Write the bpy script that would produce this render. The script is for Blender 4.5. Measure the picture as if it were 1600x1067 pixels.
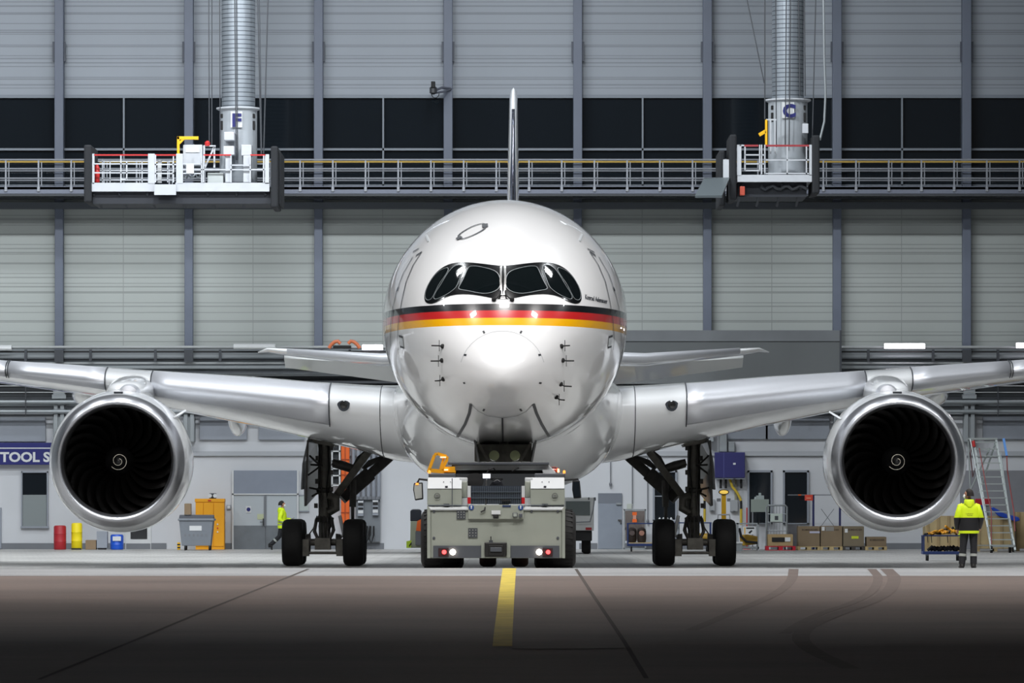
import bpy, math, random
from math import sin, cos, pi, radians, sqrt
from mathutils import Vector, Matrix
from mathutils.bvhtree import BVHTree
from mathutils.geometry import delaunay_2d_cdt
random.seed(4)
S = bpy.context.scene
for o in list(bpy.data.objects): bpy.data.objects.remove(o)
COL = S.collection
# ---------------------------------------------------------------- camera (180 mm, eye level, level lens with rise)
cd = bpy.data.cameras.new('camera'); cam = bpy.data.objects.new('camera', cd); COL.objects.link(cam)
cam.location = (0, 0, 1.6); cam.rotation_euler = (pi/2, 0, 0)
cd.sensor_width = 36; cd.lens = 180; cd.shift_y = (780-533.5)/1600; cd.clip_start = 1; cd.clip_end = 600
S.camera = cam
# ---------------------------------------------------------------- world, exposure
w = bpy.data.worlds.new('night'); S.world = w; w.use_nodes = True
w.node_tree.nodes['Background'].inputs[0].default_value = (.045, .043, .041, 1)
w.node_tree.nodes['Background'].inputs[1].default_value = 1.0
S.view_settings.view_transform = 'Standard'; S.view_settings.look = 'None'
S.view_settings.gamma = 1; S.view_settings.use_curve_mapping = False
S.view_settings.exposure = 0.0
# ---------------------------------------------------------------- the hangar's ceiling lamps
def area(x, y, z, sx, sy, watt, col=(1, .98, .95), tilt=0):
    d = bpy.data.lights.new('ceiling_lamp_light', 'AREA'); d.shape = 'RECTANGLE'; d.size = sx; d.size_y = sy
    d.energy = watt; d.color = col
    o = bpy.data.objects.new('ceiling_lamp_light', d); COL.objects.link(o); o.location = (x, y, z); o.rotation_euler = (tilt, 0, 0)
    return o
LAMPS = []
for y, pw, tl, spr in ((97, 830, .6, 92), (105, 520, -.03, 88), (121, 420, 0, 95), (134, 850, 0, 110), (149, 1450, .4, 140), (164, 2000, .5, 150), (178, 520, .5, 150)):
    for x in (-31, -20.5, -10, 0, 10, 20.5, 31):
        k = pw
        if y >= 149 and x > 5: k *= .48 if x < 15 else .1
        if y >= 149 and x < -25: k *= .8
        if y < 130 and abs(x) > 25: k *= .8
        o = area(x, y, 26.2, 2.4, 1.2, k, (.93, .97, 1.0) if y > 125 else (1, .97, .95), tl)
        o.data.spread = radians(spr)
# ---------------------------------------------------------------- picture frame <-> place
FX = 8000.0
def P(px, py, Y): return Vector(((px-800)*Y/FX, Y, 1.6+(780-py)*Y/FX))
def A(px, py, t):
    """point at station t of the aircraft, in the aircraft's own frame"""
    d = 117+t
    return Vector(((px-800)*d/FX+.21-.0043*t, t, 1.6+(780-py)*d/FX))
def fz(Y):
    if Y < 114: return .07-.02*(114-Y)
    if Y < 130: return .07-.37*(Y-114)/16
    return -.3
# ---------------------------------------------------------------- materials
MATS = {}
def lin(c):
    return tuple(((v/255)/12.92 if v/255 <= .04045 else ((v/255+.055)/1.055)**2.4) for v in c)
def mat(name, rgb, rough=.5, metal=0, coat=0, var=0, vscale=3, bump=0, bscale=20, emit=0, alpha=1, trans=0, ior=1.5):
    if name in MATS: return MATS[name]
    m = bpy.data.materials.new(name); m.use_nodes = True; nt = m.node_tree; b = nt.nodes['Principled BSDF']
    c = lin(rgb); b.inputs['Base Color'].default_value = (*c, 1); b.inputs['Roughness'].default_value = rough
    b.inputs['Metallic'].default_value = metal; b.inputs['Coat Weight'].default_value = coat; b.inputs['Coat Roughness'].default_value = .03
    b.inputs['IOR'].default_value = ior
    if trans: b.inputs['Transmission Weight'].default_value = trans
    if emit:
        b.inputs['Emission Color'].default_value = (*c, 1); b.inputs['Emission Strength'].default_value = emit
    tc = nt.nodes.new('ShaderNodeTexCoord')
    if var:
        n = nt.nodes.new('ShaderNodeTexNoise'); n.inputs['Scale'].default_value = vscale; n.inputs['Detail'].default_value = 6
        nt.links.new(tc.outputs['Object'], n.inputs['Vector'])
        r = nt.nodes.new('ShaderNodeValToRGB'); r.color_ramp.elements[0].position = .3; r.color_ramp.elements[1].position = .7
        r.color_ramp.elements[0].color = (*[v*(1-var) for v in c], 1); r.color_ramp.elements[1].color = (*[min(1, v*(1+var)) for v in c], 1)
        nt.links.new(n.outputs['Fac'], r.inputs['Fac']); nt.links.new(r.outputs['Color'], b.inputs['Base Color'])
    if bump:
        n2 = nt.nodes.new('ShaderNodeTexNoise'); n2.inputs['Scale'].default_value = bscale; n2.inputs['Detail'].default_value = 4
        nt.links.new(tc.outputs['Object'], n2.inputs['Vector'])
        bp = nt.nodes.new('ShaderNodeBump'); bp.inputs['Strength'].default_value = bump; bp.inputs['Distance'].default_value = .02
        nt.links.new(n2.outputs['Fac'], bp.inputs['Height']); nt.links.new(bp.outputs['Normal'], b.inputs['Normal'])
    MATS[name] = m; return m
def node(nt, typ, **kw):
    n = nt.nodes.new(typ)
    for k, v in kw.items(): setattr(n, k, v)
    return n
def mth(nt, op, a, b=None, c=None):
    n = nt.nodes.new('ShaderNodeMath'); n.operation = op
    for i, v in enumerate((a, b, c)):
        if v is None: continue
        if isinstance(v, (int, float)): n.inputs[i].default_value = v
        else: nt.links.new(v, n.inputs[i])
    return n.outputs[0]
def mixc(nt, f, a, b):
    n = nt.nodes.new('ShaderNodeMix'); n.data_type = 'RGBA'
    for i, v in ((0, f), (6, a), (7, b)):
        if isinstance(v, tuple): n.inputs[i].default_value = (*v, 1)
        elif isinstance(v, (int, float)): n.inputs[i].default_value = v
        else: nt.links.new(v, n.inputs[i])
    return n.outputs[2]
def panel_mat(name, rgb, pitches, rough=.55, dark=.72, vert=0):
    """sandwich cladding: fine grooves at several pitches along z"""
    m = mat(name, rgb, rough, var=.04, vscale=.15); nt = m.node_tree; b = nt.nodes['Principled BSDF']
    tc = node(nt, 'ShaderNodeTexCoord'); sp = node(nt, 'ShaderNodeSeparateXYZ'); nt.links.new(tc.outputs['Object'], sp.inputs[0])
    tot = None
    for p, wd, off in pitches:
        f = mth(nt, 'LESS_THAN', mth(nt, 'FRACT', mth(nt, 'ADD', mth(nt, 'DIVIDE', sp.outputs[2], p), off)), wd/p)
        tot = f if tot is None else mth(nt, 'MAXIMUM', tot, f)
    if vert:
        f = mth(nt, 'LESS_THAN', mth(nt, 'FRACT', mth(nt, 'DIVIDE', sp.outputs[0], vert)), .03/vert); tot = mth(nt, 'MAXIMUM', tot, f)
    src = b.inputs['Base Color'].links[0].from_socket
    c = lin(rgb)
    nt.links.new(mixc(nt, tot, src, tuple(v*dark for v in c)), b.inputs['Base Color'])
    bp = node(nt, 'ShaderNodeBump'); bp.inputs['Distance'].default_value = .02; bp.inputs['Strength'].default_value = .5; bp.invert = True
    nt.links.new(tot, bp.inputs['Height']); nt.links.new(bp.outputs[0], b.inputs['Normal'])
    return m
# ---------------------------------------------------------------- mesh builder
class MB:
    def __init__(s): s.v = []; s.f = []; s.m = []
    def add(s, vs, fs, m=0):
        k = len(s.v); s.v += [Vector(a) for a in vs]
        for f in fs: s.f.append([i+k for i in f]); s.m.append(m)
        return s
    def bx(s, x0, x1, y0, y1, z0, z1, m=0):
        vs = [(x, y, z) for z in (z0, z1) for x, y in ((x0, y0), (x1, y0), (x1, y1), (x0, y1))]
        return s.add(vs, [(3, 2, 1, 0), (4, 5, 6, 7), (0, 1, 5, 4), (1, 2, 6, 5), (2, 3, 7, 6), (3, 0, 4, 7)], m)
    def pb(s, p0, p1, q0, q1, Y, dep, m=0):
        a = P(p0, q1, Y); b = P(p1, q0, Y); return s.bx(a.x, b.x, Y, Y+dep, a.z, b.z, m)
    def obb(s, a, b, wx, wy, m=0, up=(0, 1, 0)):
        """bar from a to b, wx wide across, wy along 'up'"""
        a = Vector(a); b = Vector(b); d = (b-a).normalized(); u = Vector(up)
        if abs(d.dot(u)) > .98: u = Vector((1, 0, 0))
        sd = d.cross(u).normalized()*wx/2; u2 = sd.cross(d).normalized()*wy/2
        vs = [q+i*sd+j*u2 for q in (a, b) for i, j in ((-1, -1), (1, -1), (1, 1), (-1, 1))]
        return s.add(vs, [(0, 1, 2, 3), (7, 6, 5, 4), (4, 5, 1, 0), (5, 6, 2, 1), (6, 7, 3, 2), (7, 4, 0, 3)], m)
    def tube(s, pts, r, n=8, m=0, caps=True):
        pts = [Vector(p) for p in pts]; L = len(pts)
        rs = r if isinstance(r, (list, tuple)) else [r]*L
        t0 = (pts[1]-pts[0]).normalized(); u = t0.orthogonal().normalized(); vs = []
        for i, p in enumerate(pts):
            t = (pts[min(i+1, L-1)]-pts[max(i-1, 0)]).normalized(); u = (u-t*u.dot(t)).normalized(); v = t.cross(u)
            ri = rs[i]; rx, ry = ri if isinstance(ri, (tuple, list)) else (ri, ri)
            vs += [p+u*cos(2*pi*k/n)*rx+v*sin(2*pi*k/n)*ry for k in range(n)]
        fs = [(i*n+k, i*n+(k+1) % n, (i+1)*n+(k+1) % n, (i+1)*n+k) for i in range(L-1) for k in range(n)]
        if caps: fs += [tuple(range(n))[::-1], tuple((L-1)*n+k for k in range(n))]
        return s.add(vs, fs, m)
    def rings(s, rings, m=0, caps=True, close=True):
        n = len(rings[0]); vs = [p for r in rings for p in r]; L = len(rings)
        kk = n if close else n-1
        fs = [(i*n+k, (i+1)*n+k, (i+1)*n+(k+1) % n, i*n+(k+1) % n) for i in range(L-1) for k in range(kk)]
        if caps: fs += [tuple(range(n)), tuple((L-1)*n+k for k in range(n))[::-1]]
        return s.add(vs, fs, m)
    def lathe(s, prof, c=(0, 0, 0), ax='y', n=48, m=0, caps=False):
        c = Vector(c); rg = []
        for a, r in prof:
            ring = []
            for k in range(n):
                p = 2*pi*k/n
                q = (r*cos(p), a, r*sin(p)) if ax == 'y' else ((a, r*cos(p), r*sin(p)) if ax == 'x' else (r*cos(p), r*sin(p), a))
                ring.append(c+Vector(q))
            rg.append(ring)
        return s.rings(rg, m, caps)
    def prism(s, pts, y0, y1, m=0):
        n = len(pts); vs = [(x, y0, z) for x, z in pts]+[(x, y1, z) for x, z in pts]
        return s.add(vs, [tuple(range(n)), tuple(range(n, 2*n))[::-1]]+[(i+n, (i+1) % n+n, (i+1) % n, i) for i in range(n)], m)
    def pprism(s, pix, Y, dep, m=0):
        return s.prism([(P(a, b, Y).x, P(a, b, Y).z) for a, b in pix], Y, Y+dep, m)
    def ribbon(s, pts, nrm, wd, m=0):
        L = len(pts); vs = []
        for i, p in enumerate(pts):
            t = (pts[min(i+1, L-1)]-pts[max(i-1, 0)]).normalized(); sd = t.cross(nrm[i]).normalized()*wd/2
            vs += [p-sd, p+sd]
        return s.add(vs, [(2*i, 2*i+1, 2*i+3, 2*i+2) for i in range(L-1)], m)
OFF = {}
def obj(name, mb, mt, parent=None, smooth=False, bev=0, at=None, solid=0):
    me = bpy.data.meshes.new(name); v = [Vector(a) for a in mb.v]
    loc = Vector((0, 0, 0))
    if parent is not None: off = OFF.get(parent.name, Vector((0, 0, 0)))
    elif at is not None: off = Vector(at); loc = off
    else:
        xs = [a.x for a in v]; ys = [a.y for a in v]; off = Vector(((min(xs)+max(xs))/2, (min(ys)+max(ys))/2, min(a.z for a in v))); loc = off
    if at is not None and parent is not None: loc = Vector(at)-off; off = Vector(at)
    me.from_pydata([a-off for a in v], [], mb.f); me.update()
    for m_ in (mt if isinstance(mt, (list, tuple)) else [mt]): me.materials.append(m_)
    for p, k in zip(me.polygons, mb.m): p.material_index = k; p.use_smooth = smooth
    o = bpy.data.objects.new(name, me); COL.objects.link(o); o.location = loc
    if parent is not None: o.parent = parent
    OFF[o.name] = off
    if bev:
        b = o.modifiers.new('bevel', 'BEVEL'); b.width = bev; b.segments = 2; b.limit_method = 'ANGLE'
    if solid:
        b = o.modifiers.new('solid', 'SOLIDIFY'); b.thickness = solid; b.offset = -1
    if smooth:
        try: me.set_sharp_from_angle(angle=radians(38))
        except Exception: pass
    return o
def T(name, label, cat, loc, group=None):
    o = bpy.data.objects.new(name, None); COL.objects.link(o); o.location = loc; o.empty_display_size = .2
    o['label'] = label; o['category'] = cat
    if group: o['group'] = group
    OFF[o.name] = Vector(loc); return o
def tag(o, label, cat, group=None):
    o['label'] = label; o['category'] = cat
    if group: o['group'] = group
    return o
def struct(name, mb, mt, parent=None, **k):
    o = obj(name, mb, mt, parent, **k)
    if parent is None: o['kind'] = 'structure'
    return o
def kids(o): return [c for c in bpy.data.objects if c.parent == o]
def dup(root, loc, rz=None, label=None):
    r = root.copy(); COL.objects.link(r); r.location = loc
    if rz is not None: r.rotation_euler.z = rz
    if label: r['label'] = label
    for ch in kids(root):
        c = ch.copy(); COL.objects.link(c); c.parent = r
        for g in kids(ch):
            d = g.copy(); COL.objects.link(d); d.parent = c
    return r
def text_mb(txt, h, depth=.01, bold=.0, sx=1.0, spacing=1.0):
    """lettering as a mesh standing in the xz plane, origin at lower left, front towards -y"""
    cu = bpy.data.curves.new('t', 'FONT'); cu.body = txt; cu.size = h/.72; cu.extrude = depth/2; cu.offset = bold; cu.resolution_u = 3; cu.space_character = spacing
    o = bpy.data.objects.new('t', cu); COL.objects.link(o)
    bpy.context.view_layer.update()
    me = bpy.data.meshes.new_from_object(o.evaluated_get(bpy.context.evaluated_depsgraph_get()))
    mb = MB(); x0 = min(v.co.x for v in me.vertices)
    mb.add([((v.co.x-x0)*sx, -v.co.z, v.co.y) for v in me.vertices], [tuple(p.vertices) for p in me.polygons])
    bpy.data.objects.remove(o); bpy.data.meshes.remove(me); return mb
def shift(mb, d, f=None):
    d = Vector(d); mb.v = [(f(v) if f else v)+d for v in mb.v]; return mb

# ================================================================ MATERIALS
white = mat('white_gloss_paint', (236, 238, 240), .3, coat=1)
grey_body = mat('pale_grey_gloss_paint', (206, 209, 210), .3, coat=1)
slatm = mat('polished_aluminium', (222, 224, 230), .42, metal=.6, coat=.1)
lipm = mat('satin_aluminium_lip', (196, 197, 202), .33, metal=1)
black = mat('black_gloss', (9, 11, 13), .15, coat=.6)
seam = mat('dark_panel_seam', (52, 56, 62), .5)
glass = mat('cockpit_glass', (12, 18, 20), .04, ior=1.4)
fram = mat('window_edge_silver', (190, 196, 200), .35)
gear_grey = mat('gear_dark_grey', (96, 94, 88), .5, metal=.2, var=.3, vscale=5)
gear_dk = mat('gear_blackish', (62, 60, 58), .5, metal=.2, var=.3, vscale=6)
door_grey = mat('gear_door_grey', (104, 106, 108), .4, coat=.3)
tyre = mat('tyre_rubber', (17, 17, 18), .75, var=.25, vscale=8)
chrome = mat('bright_steel', (190, 190, 188), .2, metal=1)
steel = mat('galvanised_steel', (150, 156, 160), .45, metal=.5, var=.1)
blue_steel = mat('column_blue_grey_paint', (98, 106, 122), .5, var=.05, vscale=1)
dkglass = mat('dark_window_glass', (24, 30, 36), .06, coat=.6, ior=1.5)
blk = mat('matt_black', (16, 17, 19), .7)
wht = mat('white_enamel', (205, 208, 210), .4, var=.04)
red = mat('red_paint', (188, 40, 40), .45)
yel = mat('yellow_paint', (235, 180, 10), .45)
navy = mat('navy_blue_paint', (24, 30, 104), .45)
# fuselage paint: three cheat-line colours by height
def fus_mat():
    m = mat('white_fuselage_paint', (240, 242, 244), .28, coat=1); nt = m.node_tree; b = nt.nodes['Principled BSDF']
    tc = node(nt, 'ShaderNodeTexCoord'); sp = node(nt, 'ShaderNodeSeparateXYZ'); nt.links.new(tc.outputs['Object'], sp.inputs[0])
    z, t = sp.outputs[2], sp.outputs[1]; col = lin((240, 242, 244))
    front = mth(nt, 'LESS_THAN', t, 9.6)
    for lo, hi, c in ((5.60, 5.776, (245, 180, 0)), (5.776, 5.954, (198, 34, 36)), (5.954, 6.115, (14, 16, 20))):
        f = mth(nt, 'MULTIPLY', mth(nt, 'MULTIPLY', mth(nt, 'GREATER_THAN', z, lo), mth(nt, 'LESS_THAN', z, hi)), front)
        col = mixc(nt, f, col, lin(c))
    nt.links.new(col, b.inputs['Base Color']); return m
fusm = fus_mat()

# ================================================================ GROUND AND SHELL
def ground_mat(name, rgb, kind):
    m = mat(name, rgb, .6); nt = m.node_tree; b = nt.nodes['Principled BSDF']; c = lin(rgb)
    tc = node(nt, 'ShaderNodeTexCoord'); mp = node(nt, 'ShaderNodeMapping'); nt.links.new(tc.outputs['Object'], mp.inputs[0])
    mp.inputs['Scale'].default_value = (.12, .35, 1)
    n = node(nt, 'ShaderNodeTexNoise'); n.inputs['Scale'].default_value = 1; n.inputs['Detail'].default_value = 8; n.inputs['Roughness'].default_value = .65
    nt.links.new(mp.outputs[0], n.inputs['Vector'])
    n2 = node(nt, 'ShaderNodeTexNoise'); n2.inputs['Scale'].default_value = 14; n2.inputs['Detail'].default_value = 5; nt.links.new(tc.outputs['Object'], n2.inputs['Vector'])
    f = mth(nt, 'ADD', mth(nt, 'MULTIPLY', n.outputs['Fac'], .75), mth(nt, 'MULTIPLY', n2.outputs['Fac'], .25))
    r = node(nt, 'ShaderNodeValToRGB'); r.color_ramp.elements[0].position = .32; r.color_ramp.elements[1].position = .66
    r.color_ramp.elements[0].color = (*[v*.62 for v in c], 1); r.color_ramp.elements[1].color = (*[v*1.25 for v in c], 1)
    nt.links.new(f, r.inputs[0]); col = r.outputs[0]
    if kind == 'paver':
        bk = node(nt, 'ShaderNodeTexBrick'); bk.inputs['Scale'].default_value = 1; bk.inputs['Brick Width'].default_value = .9; bk.inputs['Row Height'].default_value = .9
        bk.inputs['Mortar Size'].default_value = .025; bk.inputs['Color1'].default_value = (1, 1, 1, 1); bk.inputs['Color2'].default_value = (.86, .86, .87, 1); bk.inputs['Mortar'].default_value = (.6, .6, .6, 1)
        nt.links.new(tc.outputs['Object'], bk.inputs['Vector'])
        mx = node(nt, 'ShaderNodeMix', data_type='RGBA', blend_type='MULTIPLY'); mx.inputs[0].default_value = 1
        nt.links.new(col, mx.inputs[6]); nt.links.new(bk.outputs[0], mx.inputs[7]); col = mx.outputs[2]
    nt.links.new(col, b.inputs['Base Color'])
    b.inputs['Roughness'].default_value = .42 if kind == 'paver' else .62
    bp = node(nt, 'ShaderNodeBump'); bp.inputs['Strength'].default_value = .25; bp.inputs['Distance'].default_value = .01
    nt.links.new(n2.outputs['Fac'], bp.inputs['Height']); nt.links.new(bp.outputs[0], b.inputs['Normal'])
    return m
apron_m = ground_mat('brown_grey_apron_concrete', (92, 80, 74), 'a')
strip_m = ground_mat('pale_threshold_concrete', (132, 134, 136), 's')
hall_m = ground_mat('hangar_floor_slabs', (178, 177, 174), 'paver')
def gquad(x0, x1, ys, m=0, dz=0):
    mb = MB(); vs = [(x, y, fz(y)+dz) for y in ys for x in (x0, x1)]
    return mb.add(vs, [(2*i, 2*i+1, 2*i+3, 2*i+2) for i in range(len(ys)-1)], m)
struct('floor', gquad(-60, 60, [-6, 109]), apron_m, at=(0, 50, 0))
struct('floor', gquad(-60, 60, [109, 114, 114.6]), strip_m, at=(0, 110, 0))
struct('floor', gquad(-60, 60, [114.6, 130, 160, 196]), hall_m, at=(0, 150, 0))
# joints, groove and painted line of the apron
yl = mat('worn_yellow_line_paint', (186, 166, 60), .6, var=.2, vscale=2)
def gpix(px, py, dz):
    # meet of the sight line through a picture point with the sloping apron: used to survey the marks
    Y = 3.81/((py-780)/FX+.02) if True else 0
    Y = min(Y, 114); return Vector(((px-800)*Y/FX, Y, fz(Y)+dz))
def gline(name, pix, wd, m, dz):
    for _ in range(2 if len(pix) > 4 else 0): pix = [pix[0]]+[q for u, v in zip(pix, pix[1:]) for q in ((u[0]*.75+v[0]*.25, u[1]*.75+v[1]*.25), (u[0]*.25+v[0]*.75, u[1]*.25+v[1]*.75))]+[pix[-1]]
    pts = [gpix(a, b, dz) for a, b in pix]; mb = MB().ribbon(pts, [Vector((0, 0, 1))]*len(pts), wd)
    return struct(name, mb, m)
gline('trim_1', [(796, 888), (794, 905), (791, 935), (788.5, 965), (786.5, 985), (785, 1010)], .3, yl, .006)
joint = mat('apron_joint_filler', (56, 49, 45), .8); tm = mat('tyre_mark_rubber', (82, 71, 66), .7, var=.15)
gline('trim_2', [(482, 889), (330, 950), (200, 1005), (60, 1062)], .07, joint, .004)
gline('trim_3', [(900, 889), (930, 935), (975, 1002), (1010, 1060)], .07, joint, .004)
gline('trim_4', [(980, 1009), (1200, 1010), (1600, 1012)], .03, mat('pale_joint', (98, 88, 80), .8), .004)
gline('trim_5', [(800, 1014), (900, 1014), (975, 1013)], .25, joint, .004)
gline('trim_6', [(1240, 889), (1238, 908), (1210, 930), (1150, 955), (1080, 985)], .22, tm, .004)
gline('trim_7', [(1385, 889), (1402, 905), (1380, 935), (1290, 965), (1245, 990), (1262, 1015), (1330, 1045)], .28, tm, .004)
gline('trim_8', [(1362, 889), (1376, 905), (1355, 935), (1270, 962), (1226, 990)], .2, tm, .004)
gline('trim_9', [(-200, 899.2), (1800, 899.2)], .05, mat('pale_threshold_rail', (190, 190, 188), .4), .006)
gline('trim_10', [(-200, 888.2), (1800, 888.2)], .04, joint, .007)

YW = 195.0
up_m = panel_mat('pale_wall_cladding', (146, 153, 162), ((.62, .045, 0), (.41, .03, .3), (1.0, .05, .6)), vert=0)
lo_m = panel_mat('lower_wall_cladding', (164, 170, 168), ((.55, .045, .1), (.37, .03, .3), (1.3, .05, .2)), vert=2.47)
def wallbox(name, p0, p1, q0, q1, m, dep=.3, Y=YW, **k): return struct(name, MB().pb(p0, p1, q0, q1, Y, dep), m, **k)
wallbox('wall_back', -1000, 2600, -330, 150, up_m)
wallbox('wall_back', -1000, 2600, 290, 545, lo_m)
base_w = mat('white_rendered_wall', (196, 199, 204), .6, var=.03, vscale=.5, bump=.1, bscale=3)
wallbox('wall_back', -1000, 2600, 640, 858.3, base_w)
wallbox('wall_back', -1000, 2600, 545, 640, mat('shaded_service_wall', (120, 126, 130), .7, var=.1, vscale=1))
side = panel_mat('side_wall_cladding', (140, 146, 150), ((.6, .045, 0),))
struct('wall_left', MB().bx(-45.3, -45, 112, 196, -1, 28), side)
struct('wall_right', MB().bx(45, 45.3, 112, 196, -1, 28), side)
ceil_m = mat('dark_ceiling_deck', (66, 68, 72), .8, var=.1, vscale=.4)
struct('ceiling', MB().bx(-46, 46, 98, 196, 28, 28.3), ceil_m)
tr = MB()
for y in (111.5, 126.5, 141.5, 156.5, 171.5, 186.5):
    tr.bx(-46, 46, y-.25, y+.25, 27.2, 28)
struct('ceiling', tr, mat('ceiling_truss_grey', (90, 94, 100), .6))
# window band: glass between the columns, sill and head
cols_u = [92+202.7*k for k in range(-5, 14)]
win_fr = mat('window_mullion_grey', (120, 128, 138), .5)
wn = 0
for k in range(-4, 12):
    x0 = 92+202.7*k; x1 = x0+202.7
    if x1 < -420 or x0 > 2000: continue
    wn += 1
    g = struct('window_%d' % wn, MB().pb(x0+5, x1-5, 151, 292, YW+.05, .04), dkglass, at=tuple(P((x0+x1)/2, 292, YW+.05)))
    f = MB()
    for a, b, c, d in ((x0+5, x1-5, 148, 153), (x0+5, x1-5, 231.5, 235), ((x0+x1)/2-1.3, (x0+x1)/2+1.3, 153, 290), (x0+5, x1-5, 288, 292)):
        f.pb(a, b, c, d, YW-.1, .16)
    obj('window_frame', f, win_fr, g)
# columns with splice plates
for i, x in enumerate(cols_u):
    if x < -450 or x > 2050: continue
    mb = MB().pb(x-7, x+7, -330, 325, YW-.5, .55); mb.pb(x-6.5, x+6.5, 300, 548, YW-.45, .5)
    struct('trim_%d' % (20+i), mb, blue_steel, bev=.02)
    s = MB().pb(x-10, x-6.5, 65, 96, YW-.35, .2); s.pb(x+6.5, x+10, 65, 96, YW-.35, .2)
    struct('trim_%d' % (50+i), s, mat('splice_plate', (70, 76, 88), .5))
# ================================================================ AIRCRAFT
air = bpy.data.objects.new('airliner', None); COL.objects.link(air); air.location = (-.21, 117, 0); air.rotation_euler = (0, 0, -.0043)
air['label'] = 'large white twin-engine airliner facing the viewer with a black, red and gold nose band'; air['category'] = 'airplane'
OFF['airliner'] = Vector((0, 0, 0))
def nose_g(t, L, p): return (1-(1-min(t, L)/L)**2)**p
def sect(t):
    zt = 4.45+4.55*nose_g(t, 10, .66); zb = 4.45-1.62*nose_g(t, 7, .52); w = 3.0*nose_g(t, 9, .53); zc = 4.45+1.48*nose_g(t, 8, .7)
    w += .03*min(1, max(0, (t-9)/3))
    if t > 42:
        k = (t-42)/23; zb += 3.6*k**1.6; w *= max(.12, 1-k**1.7); zt -= 1.3*k**2; zc += 1.3*k**1.5
        zc = min(max(zc, zb+.2), zt-.2)
    return w, zt, zb, zc
def FSP(t, a):
    w, zt, zb, zc = sect(t); c = cos(a)
    return Vector((w*sin(a), t, zc+(zt-zc)*c if c > 0 else zc+(zc-zb)*c))
ts = [0.0005, .006, .02, .045, .08, .13, .19, .26, .34, .43, .53, .64, .76, .9, 1.05, 1.2, 1.36, 1.52, 1.7, 1.9, 2.1, 2.3, 2.5, 2.75, 3, 3.3, 3.6, 3.9, 4.2, 4.6, 5, 5.4, 5.8, 6.2, 6.6, 7, 7.4, 7.8, 8.2, 8.6, 9, 9.5, 10, 11, 12, 14, 18, 24, 30, 36, 42, 44, 46, 49, 52, 55, 58, 61, 63, 64.8]
NR = 160
mb = MB().rings([[FSP(t, 2*pi*k/NR) for k in range(NR)] for t in ts], 0, True)
fus = obj('fuselage', mb, fusm, air, smooth=True)
fus.data.set_sharp_from_angle(angle=radians(80))
BV = BVHTree.FromPolygons([tuple(v) for v in mb.v], mb.f)
CL = Vector((.713, -117, 1.6))
def hit(px, py, eps):
    d = (A(px, py, 10)-CL).normalized(); loc, n, i, ds = BV.ray_cast(CL, d)
    if loc is None: return None, None
    if n.dot(d) > 0: n = -n
    return loc+n*eps, n
def surf_line(name, pix, wd, eps, m, parent, step=4):
    pts = []; ns = []
    for i in range(len(pix)-1):
        (a, b), (c, d) = pix[i], pix[i+1]; k = max(1, int(sqrt((c-a)**2+(d-b)**2)/step))
        for j in range(k+(1 if i == len(pix)-2 else 0)):
            u = j/k; p, n = hit(a+(c-a)*u, b+(d-b)*u, eps)
            if p is not None: pts.append(p); ns.append(n)
    if len(pts) < 2: return None
    return obj(name, MB().ribbon(pts, ns, wd), m, parent)
def smoothp(pts, it=2, closed=True):
    for _ in range(it):
        q = []; n = len(pts)
        for i in range(n if closed else n-1):
            a, b = pts[i], pts[(i+1) % n]; q += [(a[0]*.75+b[0]*.25, a[1]*.75+b[1]*.25), (a[0]*.25+b[0]*.75, a[1]*.25+b[1]*.75)]
        pts = q
    return pts
def inside(p, poly):
    c = False; n = len(poly)
    for i in range(n):
        (x1, y1), (x2, y2) = poly[i], poly[i-1]
        if (y1 > p[1]) != (y2 > p[1]) and p[0] < (x2-x1)*(p[1]-y1)/(y2-y1)+x1: c = not c
    return c
def patch(name, poly, eps, m, parent, grid=3.0, solid=.006):
    xs = [p[0] for p in poly]; ys = [p[1] for p in poly]; pts = [Vector(p) for p in poly]; n = len(poly)
    x = min(xs)+grid/2
    while x < max(xs):
        y = min(ys)+grid/2
        while y < max(ys):
            if inside((x, y), poly) and min((x-a)**2+(y-b)**2 for a, b in poly) > (grid*.4)**2: pts.append(Vector((x, y)))
            y += grid
        x += grid
    r = delaunay_2d_cdt(pts, [(i, (i+1) % n) for i in range(n)], [list(range(n))], 1, 1e-4)
    vs = []
    for q in r[0]:
        p, nn = hit(q.x, q.y, eps); vs.append(p if p is not None else (vs[-1] if vs else Vector((0, 0, 0))))
    mbp = MB().add(vs, [tuple(f) for f in r[2]]); o = obj(name, mbp, m, parent, smooth=True)
    return o
def c6(l): return [(640+a*.18125, 390+b*.18125) for a, b in l]
half = [(700, 133), (600, 120), (500, 111), (430, 111), (370, 119), (310, 140), (250, 180), (200, 235), (160, 300), (135, 360), (127, 420), (140, 458), (178, 470), (218, 462), (262, 440), (310, 412), (370, 393), (430, 386), (500, 386), (570, 393), (640, 405), (700, 418), (760, 427)]
def mir(l, c=805): return [(2*c-a, b) for a, b in l]
mask_poly = smoothp(c6([(805, 143)]+half+[(805, 431)]+mir(half)[::-1]), 2)
mask = patch('cockpit_mask', mask_poly, .010, black, air, 3.0)
mask['label'] = 'glossy black mask around the cockpit windows'
w1 = [(520, 148), (560, 146), (600, 150), (690, 170), (745, 192), (772, 225), (785, 285), (775, 335), (730, 368), (655, 385), (580, 376), (500, 358), (432, 348), (424, 332), (440, 305), (472, 245), (500, 175)]
w2 = [(395, 141), (440, 134), (466, 150), (460, 190), (440, 240), (410, 322), (380, 352), (330, 387), (270, 417), (225, 434), (210, 415), (230, 370), (270, 310), (310, 240), (350, 180)]
w3 = [(300, 166), (333, 158), (340, 178), (310, 230), (258, 300), (222, 375), (195, 428), (160, 441), (139, 420), (140, 370), (167, 300), (210, 235), (255, 190)]
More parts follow.
